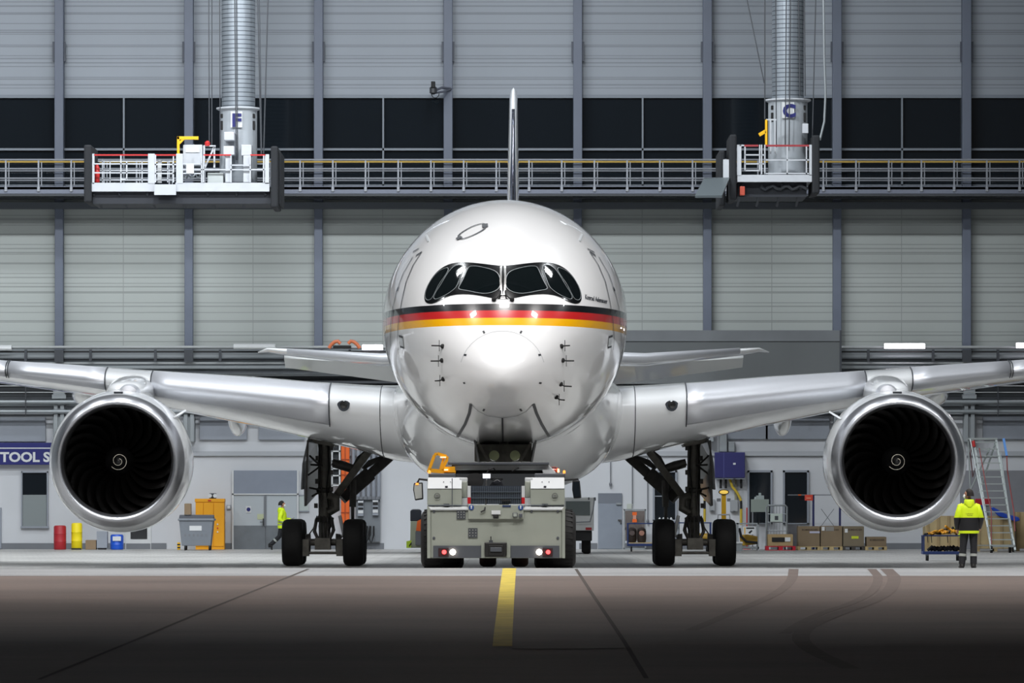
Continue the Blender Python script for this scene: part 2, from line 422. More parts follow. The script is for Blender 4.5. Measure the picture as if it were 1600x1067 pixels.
for l in (w1, w2, w3):
    for q in (l, mir(l)[::-1]):
        pp = smoothp(c6(q), 1)
        g = patch('cockpit_window', pp, .016, glass, air, 3.0)
        surf_line('window_seal', pp+[pp[0]], .014, .022, mat('window_seal_grey', (138, 146, 150), .4), g, 3)
# wipers
for s in (1, -1):
    c = 785.9
    pts = [hit(c+s*a, b, .05)[0] for a, b in ((14, 469.5), (10, 468.5), (5, 464), (3.5, 457))]
    obj('wiper', MB().tube(pts, .018, 6), blk, air); 
    pts = hit(c+s*14, 469.5, .03)[0]; bpy.data.objects[-1] if False else None
    wb = MB().lathe([(-.06, .02), (-.04, .055), (.04, .055), (.06, .02)], pts, 'y', 12, 0, True); obj('wiper_motor', wb, blk, air)
    surf_line('post_highlight', [(c+s*3, 417), (c+s*3.6, 440), (c+s*2.5, 462)], .05, .03, chrome, air, 3)  # chrome ribbons stand in for highlight streaks on the centre post
# nose seams and small fittings
def c56(l, oy): return [(590+a*.25625, oy+b*.25625) for a, b in l]
hatch = c56([(490, 235), (510, 213), (560, 182), (610, 162), (650, 155), (660, 172), (652, 190), (610, 215), (560, 238), (508, 253)], 310)
hatch = smoothp(hatch, 1)
surf_line('crown_hatch_seam', hatch+[hatch[0]], .05, .02, seam, air, 2)
surf_line('crown_hatch_hinge', c56([(492, 240), (505, 250)], 310), .14, .025, seam, air, 2)
surf_line('crown_hatch_hinge', c56([(655, 160), (656, 180)], 310), .14, .025, seam, air, 2)
surf_line('nose_gear_door_seam', [(736, 631), (733.5, 645), (727, 662), (715, 682)], .07, .014, seam, air)
surf_line('nose_gear_door_seam', [(833.5, 631), (838, 645), (846, 662), (858, 682)], .07, .014, seam, air)
surf_line('nose_gear_door_seam', [(785, 652), (785.5, 675), (786, 696)], .04, .014, seam, air)
surf_line('radome_seam', [(736, 631), (748, 642), (762, 649), (785, 652.5), (808, 649), (822, 642), (833.5, 631)], .022, .012, mat('light_seam', (120, 122, 124), .5), air)
rr = [(785+67*cos(a), 583+66*sin(a)) for a in [radians(195+k*10) for k in range(0, 16)]]
surf_line('radome_seam', rr, .012, .004, mat('faint_seam', (176, 180, 184), .5), air)
for a, b in (((755, 517), (757, 521)), ((813, 521), (815, 517)), ((725, 554.5), (729, 554.7)), ((841, 554.7), (845, 554.4)), ((724, 598.5), (727, 598)), ((842, 598), (846, 598.7)), ((755, 642), (757, 638.5)), ((815, 642), (812.5, 638.5))):
    surf_line('lightning_strip', [a, b], .045, .006, seam, air, 1)
for a, b in (((666, 367), (670, 377.5)), ((909, 366), (905, 377)), ((655, 389), (646, 394)), ((917, 389), (928, 395))):
    surf_line('door_gutter', [a, b], .05, .02, fram if b[1] < 380 else seam, air, 2)
def probe(px, py, dx):
    p, n = hit(px, py, .0)
    q = MB().lathe([(-.05, .01), (-.03, .05), (.02, .06)], p, 'y', 12, 0, True)
    q.tube([p, p+n*.10, p+n*.12+Vector((dx*.16, -.06, 0))], .016, 6); q.tube([p+n*.1+Vector((0, 0, -.13)), p+n*.1+Vector((0, 0, .13))], [.008, .02][0], 6)
    obj('air_data_probe', q, blk, air, smooth=True)
for px, py, dx in ((692, 541, -1), (691, 563, -1), (693, 592, -.6), (877, 541, .6), (879, 563, 1), (876, 600, 1), (869, 620, .7)): probe(px, py, dx)
# passenger doors (thin seams) and door windows
for s in (1, -1):
    def mx(l): return [(790.3+s*(a-790.3), b) for a, b in l]
    surf_line('door_seam', mx([(921, 394), (934, 414), (945, 440), (952, 470), (957, 500), (959, 530), (957, 547)]), .045, .018, seam, air)
    surf_line('door_seam', mx([(921, 394), (930, 400)]), .07, .018, seam, air, 2)
    surf_line('door_seam', mx([(935, 402), (950, 428), (960, 455), (966, 480), (969.5, 510), (970, 540)]), .05, .018, seam, air)
    surf_line('door_sill', mx([(950, 535), (956, 533)]), .3, .008, seam, air, 2)
    surf_line('door_sill', mx([(950, 535), (956, 533)]), .2, .012, fram, air, 2)
    surf_line('door_window', mx([(957.5, 449), (959.5, 455)]), .16, .02, black, air, 2)
def cabwin(t, s):
    w_, zt, zb, zc = sect(t); z0 = 6.62; mbw = MB(); vs = []
    for k in range(14):
        a = 2*pi*k/14; dt = .13*cos(a); z = z0+.19*sin(a); ww = sect(t+dt)[0]; c = (z-zc)/(zt-zc)
        vs.append((s*(ww*sqrt(max(0, 1-c*c))+.012), t+dt, z))
    return mbw.add(vs, [tuple(range(14))])
for s in (1, -1):
    for i in range(26): obj('cabin_window', cabwin(9.0+i*.86, s), black, air)
# the name on the forward fuselage
tx = text_mb('Konrad Adenauer', 7.2, .5, .1, sx=.52); vs = []
for v in tx.v:
    p, n = hit(914+v.x*1.0*.92, 467-v.z+v.x*.20, .012 if v.y < 0 else .004); vs.append(p if p is not None else vs[-1])
tx.v = vs; obj('name_lettering', tx, seam, air)
# belly fairing
def bell(t):
    k = min(1, max(0, (t-15)/7)); k = sin(k*pi/2)**.8; e = min(1, max(0, (47-t)/9)); e = sin(e*pi/2)**.7; k = max(k*e, .001)
    rw = 2.2+.92*k; zb = 3.0-1.2*k; zc = 4.35; rg = []
    for j in range(64):
        a = 2*pi*j/64; c, s_ = cos(a), sin(a); n_ = 2.5 if c < 0 else 2
        x = rw*abs(s_)**(2/n_)*(1 if s_ >= 0 else -1); z = zc+(1.0*c if c > 0 else -(zc-zb)*abs(c)**(2/n_)); rg.append(Vector((x, t, z)))
    return rg
obj('belly_fairing', MB().rings([bell(t) for t in (15, 15.6, 16.4, 17.4, 18.5, 19.7, 21, 22, 24, 28, 33, 38, 40, 42, 44, 45.5, 46.5, 47)]), white, air, smooth=True)
# ---------------- wings
# station: half span x, leading edge t, trailing edge t, leading edge z, upper bulge, lower bulge, trailing edge z
WS = [(2.2, 20.4, 34.2, 4.0, .80, 1.30, 3.55), (3.1, 21.0, 34.2, 4.02, .80, 1.22, 3.6), (4.3, 21.9, 34.3, 4.12, .78, .98, 3.7), (5.6, 22.8, 34.4, 4.24, .75, .80, 3.85), (7.2, 23.9, 34.5, 4.42, .72, .62, 4.05), (8.8, 25.05, 34.6, 4.60, .65, .48, 4.25),
      (10.5, 26.25, 34.8, 4.80, .56, .36, 4.5), (12.6, 27.7, 35.6, 5.04, .50, .26, 4.75), (14.6, 29.1, 36.5, 5.27, .40, .20, 5.0), (20, 32.9, 38.9, 5.95, .32, .18, 5.75), (27, 37.8, 42.0, 6.95, .25, .14, 6.8), (30.5, 40.6, 43.6, 7.7, .17, .10, 7.6), (32.1, 43, 44.6, 8.9, .08, .06, 8.85)]
def af(x): return (.2969*sqrt(x)-.126*x-.3516*x*x+.2843*x**3-.1036*x**4)/.1
XC = [0, .002, .006, .012, .02, .035, .055, .08, .12, .17, .23, .3, .38, .47, .56, .66, .76, .86, .94, 1]
def wsec(st, s, lo=0, hi=len(XC), off=0, part=None):
    x, tl, tt, zl, u, l, zt = st; pts = []
    def pt(c, up):
        zz = zl+(zt-zl)*c+(u if up else -l)*af(c)
        if up: zz += off*min(1, c*20+.3)
        else: zz -= off*min(1, c*20+.3)
        return Vector((s*x, tl+(tt-tl)*c-off*max(0, 1-c*30), zz))
    return pt
def wing_ring(st, s):
    pt = wsec(st, s); return [pt(c, True) for c in XC[::-1]]+[pt(c, False) for c in XC[1:]]
def lerp_st(x):
    for a, b in zip(WS, WS[1:]):
        if a[0] <= x <= b[0]:
            k = (x-a[0])/(b[0]-a[0]); return tuple(p+(q-p)*k for p, q in zip(a, b))
    return WS[-1]
def slat_ring(st, s, cu, cl, off):
    pt = wsec(st, s, off=off); n = 12
    up = [pt(cu*(1-k/n)**2, True) for k in range(n)]; lo = [pt(cl*(k/n)**2, False) for k in range(n+1)]
    return up+lo
for s in (-1, 1):
    wing = obj('wing', MB().rings([wing_ring(lerp_st(x), s) for x in [2.2, 3.1, 3.7, 4.3, 5, 5.6, 6.4, 7.2, 8, 8.8, 9.6, 10.5, 11.5, 12.6, 13.6, 14.6, 17, 20, 23, 27, 30.5, 32.1]]), white, air, smooth=True)
    if s == -1: wing['label'] = 'wing on the left in the photo'
    for a, b in ((4.87, 10.0), (11.35, 14.3), (14.36, 18.8), (18.9, 23.5), (23.6, 28)):
        nn = max(4, int((b-a)/.5)); mb = MB().rings([slat_ring(lerp_st(a+(b-a)*i/nn), s, .12, .045, .022) for i in range(nn+1)], 0, False, close=False)
        o = obj('slat', mb, slatm, wing, smooth=True, solid=.03)
        if s > 0: o.modifiers['solid'].offset = 1
        for xx in (a, b):
            r = slat_ring(lerp_st(xx), s, .13, .05, .03); obj('slat_gap', MB().tube(r, .016, 5), seam, wing)
    # fuselage fairing seam
    st = lerp_st(3.45); obj('root_seam', MB().tube(slat_ring(st, s, .2, .3, .006), .012, 5), seam, wing)
    # landing light in the root leading edge
    st = lerp_st(4.45); c = Vector((s*4.45, st[1]-.10, st[3]+.03)); mb = MB()
    ring = [(c.x+.18*cos(a)*(1 if sin(a) > 0 else .9), c.z+(.12 if sin(a) > 0 else .18)*sin(a)) for a in [2*pi*k/20 for k in range(20)]]
    ll = obj('landing_light', MB().prism(ring, c.y-.02, c.y+.6), mat('lamp_recess', (70, 74, 80), .15, coat=1), wing, bev=.01)
    obj('lamp_reflector', MB().lathe([(-.035, .03), (-.03, .10), (0, .12)], c, 'y', 16, 0, True), mat('dull_reflector', (120, 122, 124), .2, metal=1), ll)
    # flap-track fairings
    for x, tf, ln, hw, z1, z0 in ((8.05, 31.0, 7.0, .27, 4.3, 3.46), (12.6, 32.0, 6.5, .38, 4.95, 4.35), (17.5, 35, 5.5, .3, 5.6, 5.05), (22.5, 37.5, 4.5, .25, 6.2, 5.8)):
        rg = []
        for k in range(13):
            u = k/12; f = max(.04, sin(pi*min(1, .12+u*.88))**.6 if u > .5 else sin(pi*min(.5, u))**.8); zc = z1-.25; 
            rg.append([Vector((s*x+hw*f*cos(a), tf+ln*u, zc+(z0-zc)*f*(-sin(a)) if sin(a) < 0 and False else zc+((zc-z0)*f*sin(a) if sin(a) < 0 else .3*f*sin(a)))) for a in [2*pi*j/20 for j in range(20)]])
        obj('flap_fairing', MB().rings(rg), grey_body, wing, smooth=True)
# ---------------- tail
for s in (-1, 1):
    mb = MB(); rg = []
    for x, tl, tt, z, h in ((.6, 54.5, 60.5, 6.45, .42), (4.5, 57, 61.4, 6.42, .33), (8.0, 59.4, 62.4, 6.74, .18), (8.5, 59.9, 62.6, 6.8, .13), (8.9, 61.2, 62.7, 6.73, .03)):
        rg.append([Vector((s*x, tl+(tt-tl)*c, z-.05*c+h*.55*af(c))) for c in XC[::-1]]+[Vector((s*x, tl+(tt-tl)*c, z-.05*c-h*.75*af(c))) for c in XC[1:]])
    st_ = obj('tailplane', mb.rings(rg), white, air, smooth=True)
    el = MB().add([(s*1.0, 61.3, 6.5), (s*8.05, 62.5, 6.72), (s*8.05, 63.4, 6.28), (s*1.0, 63.6, 5.35), (s*1.0, 61.3, 6.1), (s*8.05, 62.5, 6.55), (s*8.05, 63.35, 6.24), (s*1.0, 63.5, 5.3)],
                  [(0, 1, 2, 3), (7, 6, 5, 4), (0, 4, 5, 1), (1, 5, 6, 2), (2, 6, 7, 3), (3, 7, 4, 0)])
    obj('elevator', el, grey_body, st_)
    rr = []
    for x, tl, z, h in ((1.0, 54.75, 6.45, .42), (4.5, 57, 6.42, .33), (7.8, 59.25, 6.72, .19)):
        rr.append([Vector((s*x, tl-.03+.25*(k/8)**2, z+h*.7*af(.04*(k/8)**2)+.01)) for k in range(8, 0, -1)]+[Vector((s*x, tl-.03+.25*(k/8)**2, z-h*.85*af(.04*(k/8)**2)-.01)) for k in range(0, 9)])
    obj('leading_edge', MB().rings(rr, 0, False, close=False), slatm, st_, smooth=True, solid=.02)
rg = []
for z, tl, tt, h in ((8.0, 50, 60.5, .25), (10, 52.5, 61.6, .235), (13, 56.3, 63, .19), (15.3, 59.2, 64, .15), (15.75, 60.0, 64.2, .12), (15.93, 61, 64.2, .03)):
    rg.append([Vector((h*af(c), tl+(tt-tl)*c, z)) for c in XC[::-1]]+[Vector((-h*af(c), tl+(tt-tl)*c, z)) for c in XC[1:]])
fin = obj('tail_fin', MB().rings(rg), white, air, smooth=True)
rr = []
for z, tl, h in ((8.4, 50.5, .25), (10, 52.5, .235), (13, 56.3, .19), (15.0, 58.82, .155)):
    rr.append([Vector((sg*h*af(.03*(abs(k)/8)**2)+sg*.008, tl-.03+.3*(abs(k)/8)**2, z)) for k in range(-8, 9) for sg in ((1,) if k > 0 else (-1,) if k < 0 else (0,))])
obj('leading_edge', MB().rings(rr, 0, False, close=False), mat('mirror_metal', (150, 154, 170), .12, metal=1), fin, smooth=True)
# ---------------- engines
def engine():
    # local frame: inlet centre at origin, axis +y
    cowl = [(.5, 1.80), (.8, 1.86), (1.3, 1.92), (2.0, 1.955), (2.8, 1.95), (3.6, 1.9), (4.4, 1.79), (5.2, 1.62), (5.8, 1.45), (5.78, 1.40), (4.8, 1.42), (3.5, 1.5)]
    e = obj('engine', MB().lathe(cowl, n=96), white, None, smooth=True, at=(0, 0, 0)); OFF[e.name] = Vector((0, 0, 0))
    lip = [(.52, 1.805), (.35, 1.765), (.2, 1.72), (.1, 1.675), (.03, 1.63), (0, 1.59), (.02, 1.55), (.08, 1.51), (.18, 1.478), (.32, 1.455)]
    obj('inlet_lip', MB().lathe(lip, n=96), lipm, e, smooth=True)
    liner = [(.32, 1.455), (.6, 1.455), (1.0, 1.475), (1.35, 1.49), (1.9, 1.49), (1.9, .3)]
    obj('inlet_liner', MB().lathe(liner, n=96), mat('inlet_liner_dark', (38, 38, 38), .45), e, smooth=True)
    sp_ = obj('spinner', MB().lathe([(.72, .005), (.74, .05), (.82, .14), (.95, .25), (1.1, .34), (1.3, .42), (1.6, .44)], n=40, caps=True), mat('spinner_black', (13, 13, 14), .35), e, smooth=True)
    def rad2a(r):
        pr = [(.72, .005), (.74, .05), (.82, .14), (.95, .25), (1.1, .34)]
        for (a0, r0), (a1, r1) in zip(pr, pr[1:]):
            if r0 <= r <= r1: return a0+(a1-a0)*(r-r0)/(r1-r0)
        return .72
    pts = []; ns = []
    for k in range(60):
        u = k/59; r = .06+.19*u; a = radians(80)-u*2*pi*1.62
        pts.append(Vector((r*cos(a), rad2a(r)-.012, r*sin(a)))); ns.append(Vector((cos(a)*.5, -.85, sin(a)*.5)).normalized())
    obj('spinner_spiral', MB().ribbon(pts, ns, .015), mat('spiral_white', (225, 220, 205), .5), e)
    NB = 22; bm_ = mat('fan_blade_dark_titanium', (20, 19, 19), .28, metal=.6)
    rg = []
    for i in range(11):
        u = i/10; r = .4+1.075*u; sweep = -.10+.62*u*u-.25*u; ch = .40+.14*sin(pi*min(1, u*.9)); st_a = radians(25+40*u); row = []
        for j in range(6):
            v = j/5-.5; ax_ = 1.25+.12*u+v*ch*cos(st_a)*.9-.08*sin(pi*u); tg = sweep+v*ch*sin(st_a)/r*1.0
            row.append(Vector((r*cos(tg), ax_, r*sin(tg))))
        rg.append(row)
    bl = MB().rings(rg, 0, False, close=False)
    b0 = obj('fan_blade', bl, bm_, e, smooth=True)
    for k in range(1, NB):
        c = b0.copy(); COL.objects.link(c); c.parent = e; c.rotation_euler = (0, 2*pi*k/NB, 0)
    dk = obj('fan_disc', MB().lathe([(1.75, .4), (1.8, 1.48)], n=48), blk, e)
    return e
e1 = engine(); e1.parent = air; e1.location = (-10.55, 21.2, 2.64); e1.rotation_euler = (0, radians(0), radians(1.2))
e1['label'] = 'engine on the left in the photo'
def copy_part(o, loc, rz=None):
    c = o.copy(); COL.objects.link(c); c.parent = o.parent; c.location = loc
    if rz is not None: c.rotation_euler = (0, 0, rz)
    if 'label' in c: del c['label']
    for g in kids(o):
        if g == c: continue
        d = g.copy(); COL.objects.link(d); d.parent = c
    return c
e2 = copy_part(e1, (10.55, 21.2, 2.64), radians(-1.2)); e2['label'] = 'engine on the right in the photo'
for e, s in ((e1, -1), (e2, 1)):
    # strake on the inboard shoulder, drain panel, top scoop (engine-local frame)
    a = radians(38 if s < 0 else 142); c, sn = cos(a), sin(a)
    st = MB().add([(1.90*c, 1.0, 1.90*sn), (1.93*c, 2.3, 1.93*sn), (2.25*c, 2.25, 2.25*sn), (2.15*c, 1.9, 2.15*sn)], [(0, 1, 2, 3)])
    OFF[e.name] = Vector((0, 0, 0))
    obj('nacelle_strake', st, white, e, solid=.05)
    obj('cowl_vent', MB().bx(-.12, .12, .62, .8, 1.83, 1.88), seam, e)
    rg = []
    for t, zc, hw, hh in ((23.0, 4.55, .2, .1), (23.2, 4.56, .42, .22), (23.8, 4.58, .52, .27), (25, 4.6, .6, .4), (27, 4.5, .62, .62), (30, 4.5, .5, .5), (33, 4.4, .1, .3)):
        rg.append([Vector((s*10.5+hw*abs(cos(q))**.8*(1 if cos(q) > 0 else -1), t, zc+hh*abs(sin(q))**.9*(1 if sin(q) > 0 else -1))) for q in [2*pi*j/28 for j in range(28)]])
    obj('pylon', MB().rings(rg), white, air, smooth=True)
    rg = []
    for t, r in ((22.5, .1), (22.55, .22), (22.8, .28), (23.6, .3)):
        rg.append([Vector((s*10.35+r*cos(q), t, 4.5+r*.9*sin(q))) for q in [2*pi*j/24 for j in range(24)]])
    obj('pylon_nose', MB().rings(rg), slatm, air, smooth=True)
    seg = MB()
    for q in range(9): pass
# ---------------- landing gear
def wheel(name, c, r, wd, parent, hubm):
    h = wd/2; k = r*.12
    pr = [(-h*.8, r*.50), (-h, r*.62), (-h, r*.84), (-h*.86, r*.94), (-h*.55, r), (-h*.18, r*1.004), (h*.18, r*1.004), (h*.55, r), (h*.86, r*.94), (h, r*.84), (h, r*.62), (h*.8, r*.50)]
    o = obj(name, MB().lathe(pr, c, 'x', 48), tyre, parent, smooth=True)
    obj('wheel_hub', MB().lathe([(-h*.75, .02), (-h*.7, r*.2), (-h*.5, r*.3), (-h*.72, r*.5), (h*.72, r*.5), (h*.5, r*.3), (h*.7, r*.2), (h*.75, .02)], c, 'x', 24), hubm, parent, smooth=True)
    return o
for s in (-1, 1):
    cx = s*5.3
    def G(px, py, t):
        """left-gear picture point, mirrored for the other side"""
        v = A(px, py, t); return Vector((s*-1*v.x, v.y, v.z)) if s > 0 else v
    X = lambda dx: cx+s*-1*dx      # dx > 0 is inboard
    m = MB()
    def z(py): return 1.6+(780-py)*147/FX
    m.tube([(X(0), 30, z(676)), (X(0), 30, z(700)), (X(.0), 30, z(722)), (X(0), 30, z(768)), (X(.02), 30, z(775)), (X(.02), 30, z(800)), (X(0), 30, z(806)), (X(0), 30, z(812))], [.26, .14+.04, .19, .19, .2, .2, .17, .16], 20)
    m.tube([(X(0), 30, z(806)), (X(0), 30, z(850))], .17, 16); m.tube([(X(.1), 29.8, z(774)), (X(.33), 29.8, z(778)), (X(.33), 29.8, z(794)), (X(.1), 29.8, z(800))], .13, 10)
    strut = obj('landing_gear_strut', m, gear_grey, air, smooth=True)
    obj('piston', MB().tube([(X(0), 30, z(811)), (X(0), 30, z(846))], .12, 16), gear_dk, strut, smooth=True)
    b = MB().tube([(X(0), 28.7, z(850)), (X(0), 31.3, z(850))], .15, 12)
    for t in (29.0, 31.05): b.tube([(X(-.95), t, z(847)), (X(.95), t, z(847))], .095, 12)
    b.tube([(X(-.7), 28.65, z(863)), (X(.7), 28.65, z(863))], .04, 8); b.bx(X(0)-.22, X(0)+.22, 28.5, 29.2, z(858), z(840))
    for q in (-.48, .48): b.bx(X(q)-.09, X(q)+.09, 28.55, 29.0, z(868), z(842))
    obj('bogie_beam', b, gear_grey, strut, smooth=True)
    for t in (29.0, 31.05):
        for q in (-.87, .87): wheel('wheel', (X(q), t, -.3+.665), .665, .58, strut, gear_dk)
    br = MB(); br.obb(G(527, 772, 29.9), G(579, 702, 28.6), .2, .25)
    obj('side_brace', br, door_grey if False else gear_grey, strut, bev=.02)
    br = MB(); br.obb(G(535, 780, 30.3), G(613, 710, 30.8), .28, .3); br.obb(G(546, 768, 30.2), G(578, 740, 30.5), .42, .2)
    obj('side_brace', br, gear_dk, strut, bev=.02)
    br = MB().tube([G(519, 722, 29.8), G(536, 727, 29.8), G(556, 733, 29.8)], [.1, .13, .1], 10); br.tube([G(519, 728, 29.8), G(553, 738, 29.8)], .04, 6)
    obj('lock_link', br, gear_dk, strut, smooth=True)
    for q_ in ((G(554, 727, 29.7), G(562, 716, 29.5), G(576, 702, 29.2)), (G(567, 732, 30.3), G(578, 723, 30.4), G(598, 714, 30.5))): obj('actuator', MB().tube(q_, [.05, .09, .055], 8), gear_dk, strut, smooth=True)
    br = MB().tube([G(552, 750, 30), G(551, 792, 30)], [.1, .1], 8); br.tube([G(551, 790, 30), G(551, 818, 30)], .05, 8)
    obj('downlock_spring', br, gear_dk, strut, smooth=True)
    br = MB().tube([(X(-.22), 29.6, z(812)), (X(-.25), 29.0, z(830)), (X(-.1), 28.9, z(846))], .05, 8); br.tube([(X(.22), 29.6, z(812)), (X(.3), 29.0, z(828)), (X(.15), 28.9, z(846))], .05, 8)
    for q in range(5): br.tube([(X(-.2+.1*q), 29.55, z(806)), (X(-.26+.13*q), 29.3, z(822)), (X(-.16+.09*q), 29.2, z(842))], .018, 6)
    obj('torque_link', br, gear_dk, strut, smooth=True)
    br = MB().tube([G(531, 806, 29.4), G(537, 835, 29.2), G(524, 846, 29.1)], .05, 8)
    obj('brake_line', br, wht, strut, smooth=True)
    for k_, (q_, dx_) in enumerate(((700, .2), (716, -.2), (738, .2), (752, -.21), (764, .2), (790, -.24))):
        obj('strut_fitting', MB().bx(X(dx_)-.05, X(dx_)+.05, 29.72, 29.95, z(q_)-.07, z(q_)+.07), gear_dk, strut, bev=.01)
    obj('hydraulic_hose', MB().tube([(X(.1), 29.76, z(695)), (X(.13), 29.74, z(730)), (X(.06), 29.74, z(765)), (X(.14), 29.72, z(800)), (X(.2), 29.5, z(822)), (X(.05), 29.2, z(842))], .022, 6), blk, strut, smooth=True)
    obj('hydraulic_hose', MB().tube([(X(-.08), 29.76, z(690)), (X(-.12), 29.74, z(735)), (X(-.07), 29.74, z(775)), (X(-.15), 29.72, z(805)), (X(-.3), 29.3, z(826)), (X(-.5), 28.9, z(842))], .02, 6), gear_dk, strut, smooth=True)
    obj('strut_collar', MB().lathe([(z(770), .2), (z(768), .235), (z(764), .235), (z(762), .2)], (X(0), 30, 0), 'z', 24), gear_dk, strut, smooth=True)
    obj('piston_collar', MB().lathe([(z(816), .15), (z(815), .25), (z(809), .27), (z(807), .2)], (X(0), 30, 0), 'z', 24), gear_dk, strut, smooth=True)
    obj('brake_unit', MB().lathe([(-.5, .12), (-.5, .24), (-.36, .26), (-.36, .1)], (X(0), 29.0, .365), 'x', 20, 0, True), gear_dk, strut, smooth=True)
    obj('brake_unit', MB().lathe([(.5, .12), (.5, .24), (.36, .26), (.36, .1)], (X(0), 29.0, .365), 'x', 20, 0, True), gear_dk, strut, smooth=True)
    # gear doors
    d = MB(); q = [G(484, 683, 28.7), G(475, 724, 28.7), G(472.5, 765, 28.7), G(477.5, 763, 29.2), G(478, 791, 29.3), G(500, 767, 31.2), G(499, 735, 31.2), G(495, 690, 31.2)]
    d.add(q, [(0, 1, 2, 3, 4, 5, 6, 7)]); obj('gear_door', d, door_grey, strut, solid=.05)
    d = MB().obb(G(478, 790, 28.6), G(481, 688, 28.6), .05, .25); obj('gear_door_edge', d, gear_dk, strut)
    for a, b_ in (((484, 712), (501, 728)), ((482, 742), (501, 728)), ((486, 726), (503, 727)), ((484, 762), (503, 766)), ((488, 775), (503, 767))):
        obj('door_rod', MB().tube([G(*a, 29.4), G(*b_, 29.8)], .03, 6), gear_dk, strut)
    obj('wing_gear_bay', MB().prism([(X(-.55), 3.6), (X(-.3), 3.6), (X(.4), 3.3), (X(.3), 3.1), (X(-.25), 3.2), (X(-.5), 3.4)], 29.2, 31.0), gear_grey, strut)
# nose gear
def z3(py, t): return 1.6+(780-py)*(117+t)/FX
bay = MB().bx(A(741, 0, 3.6).x, A(831, 0, 3.6).x, 4.2, 6.4, 2.5, 2.9); obj('nose_gear_bay', bay, gear_grey, air)
for s in (-1, 1):
    c = .02; d = MB().add([(c+s*.72, 2.7, 2.98), (c+s*.66, 6.0, 2.92), (c+s*.58, 6.0, 2.3), (c+s*.62, 2.7, 2.45)], [(0, 1, 2, 3)]); obj('nose_gear_door', d, door_grey, air, solid=.04)
    d = MB().obb((c+s*.62, 3, 2.92), (c+s*.38, 3.2, 2.5), .06, .1); obj('door_arm', d, gear_grey, air)
    lt = obj('taxi_light', MB().lathe([(-.06, .01), (-.05, .12), (.04, .13), (.1, .06)], (c+s*.245, 3.6, 2.63), 'y', 20, 0, True), mat('taxi_light_lens', (170, 178, 140), .15, coat=1), air, smooth=True)
ng = MB().tube([(.0, 4.4, 3.2), (.0, 4.4, .9)], .12, 14); ng.tube([(-.35, 4.4, .62), (.35, 4.4, .62)], .08, 10); ng.tube([(0, 4.4, 1.0), (0, 4.4, .5)], .09, 10); ng.obb((-.06, 4.3, 2.2), (-.06, 6.3, 3.0), .12, .12); ng.bx(-.2, .2, 4.2, 4.6, 2.1, 2.5)
ngo = obj('nose_gear_strut', ng, gear_grey, air, smooth=True)
_ty = tyre; tyre = mat('brown_tyre', (62, 44, 38), .7)  # nose wheels get a brown base colour instead of black rubber
for s in (-1, 1): wheel('wheel', (s*.38, 4.4, .52), .52, .4, ngo, mat('brown_hub', (120, 80, 62), .5))
tyre = _ty
# ================================================================ WALL FITTINGS
def W(px, py, Y=YW): return P(px, py, Y)
G1 = mat('light_grey_wall_panel', (140, 146, 156), .5, var=.03)
G2 = mat('mid_grey_plinth', (112, 116, 122), .6, var=.06, vscale=1)
# plinth, concrete ledge and acoustic boards of the lower wall
mb = MB()
for a, b in ((-420, 118), (118, 260), (350, 364), (464, 600), (905, 933), (975, 1020), (1045, 1170), (1204, 1226), (1261, 2000)): mb.pb(a, b, 848.5, 858, YW-.04, .1)
struct('baseboard_back', mb, G2)
struct('trim_80', MB().pb(-420, 2000, 705, 712, YW-.12, .2), mat('wall_ledge_grey', (168, 172, 178), .5))
for i, (a, b, q0, q1) in enumerate(((-60, 71, 652, 690), (312, 386, 646, 687), (404, 476, 661, 687), (1196, 1296, 640, 686), (1536, 1680, 650, 686), (1136, 1200, 640, 686))):
    struct('trim_%d' % (81+i), MB().pb(a, b, q0, q1, YW-.15, .15), G1, bev=.01)
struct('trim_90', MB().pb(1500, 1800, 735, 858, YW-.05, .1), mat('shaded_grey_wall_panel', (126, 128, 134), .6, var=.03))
for i, x in enumerate((92, 295, 497, 1107, 1312, 1515)):
    mb = MB(); mb.pb(x-9, x+9, 600, 690, YW-.6, .6); mb.pb(x-11, x+11, 616, 623, YW-.7, .7)
    for d in (-8, 2): mb.pb(x+d, x+d+6, 632, 690, YW-.7, .1)
    struct('trim_%d' % (100+i), mb, mat('wall_pier_grey', (142, 148, 152), .5), bev=.01)
# long pipe rack across the wall
rack = T('pipe_rack', 'long rack of grey and black horizontal pipes running across the whole back wall', 'pipes', tuple(W(800, 640)))
pg = [mat('pipe_grey', (140, 146, 150), .4, metal=.3), mat('pipe_dark', (58, 62, 68), .5), blk, mat('pipe_pale', (160, 164, 166), .4), mat('service_void_dark', (40, 44, 48), .7)]
for py, th, k, off in ((542.5, 5, 3, .75), (549.5, 2.4, 2, .9), (556, 3.6, 0, .8), (562, 3, 1, .6), (567.5, 3, 3, .7), (573.5, 4.5, 0, .75), (581, 2.4, 1, .8), (586, 3, 0, .6), (597, 4, 1, .5), (603, 2, 3, .7), (613, 1.6, 3, .8), (622, 3, 1, .6), (628, 7, 0, .8), (636, 3, 1, .6), (643, 6.5, 0, .75), (649, 3.5, 1, .6)):
    a = W(-420, py, YW-off); b = W(2000, py, YW-off); mb = MB()
    if th >= 6 or k == 3: mb.tube([a, b], th/41.03/2, 10)
    else: mb.bx(a.x, b.x, YW-off-.04, YW-off+.12, a.z-th/82, a.z+th/82)
    obj('pipe', mb, pg[k], rack, smooth=th >= 6 or k == 3)
for q0, q1 in ((588, 596), (600, 620)): obj('service_void', MB().pb(-420, 2000, q0, q1, YW-.3, .3), pg[4], rack)
for i in range(-4, 20):
    x = 40+101.3*i; big = i % 2 == 1 and False
    mb = MB().pb(x-2, x+2, 546, 565, YW-1.0, .15)
    obj('pipe_bracket', mb, pg[1], rack)
    obj('hanger_rod', MB().pb(x-.6, x+.6, 598, 650, YW-.95, .1), pg[1], rack)
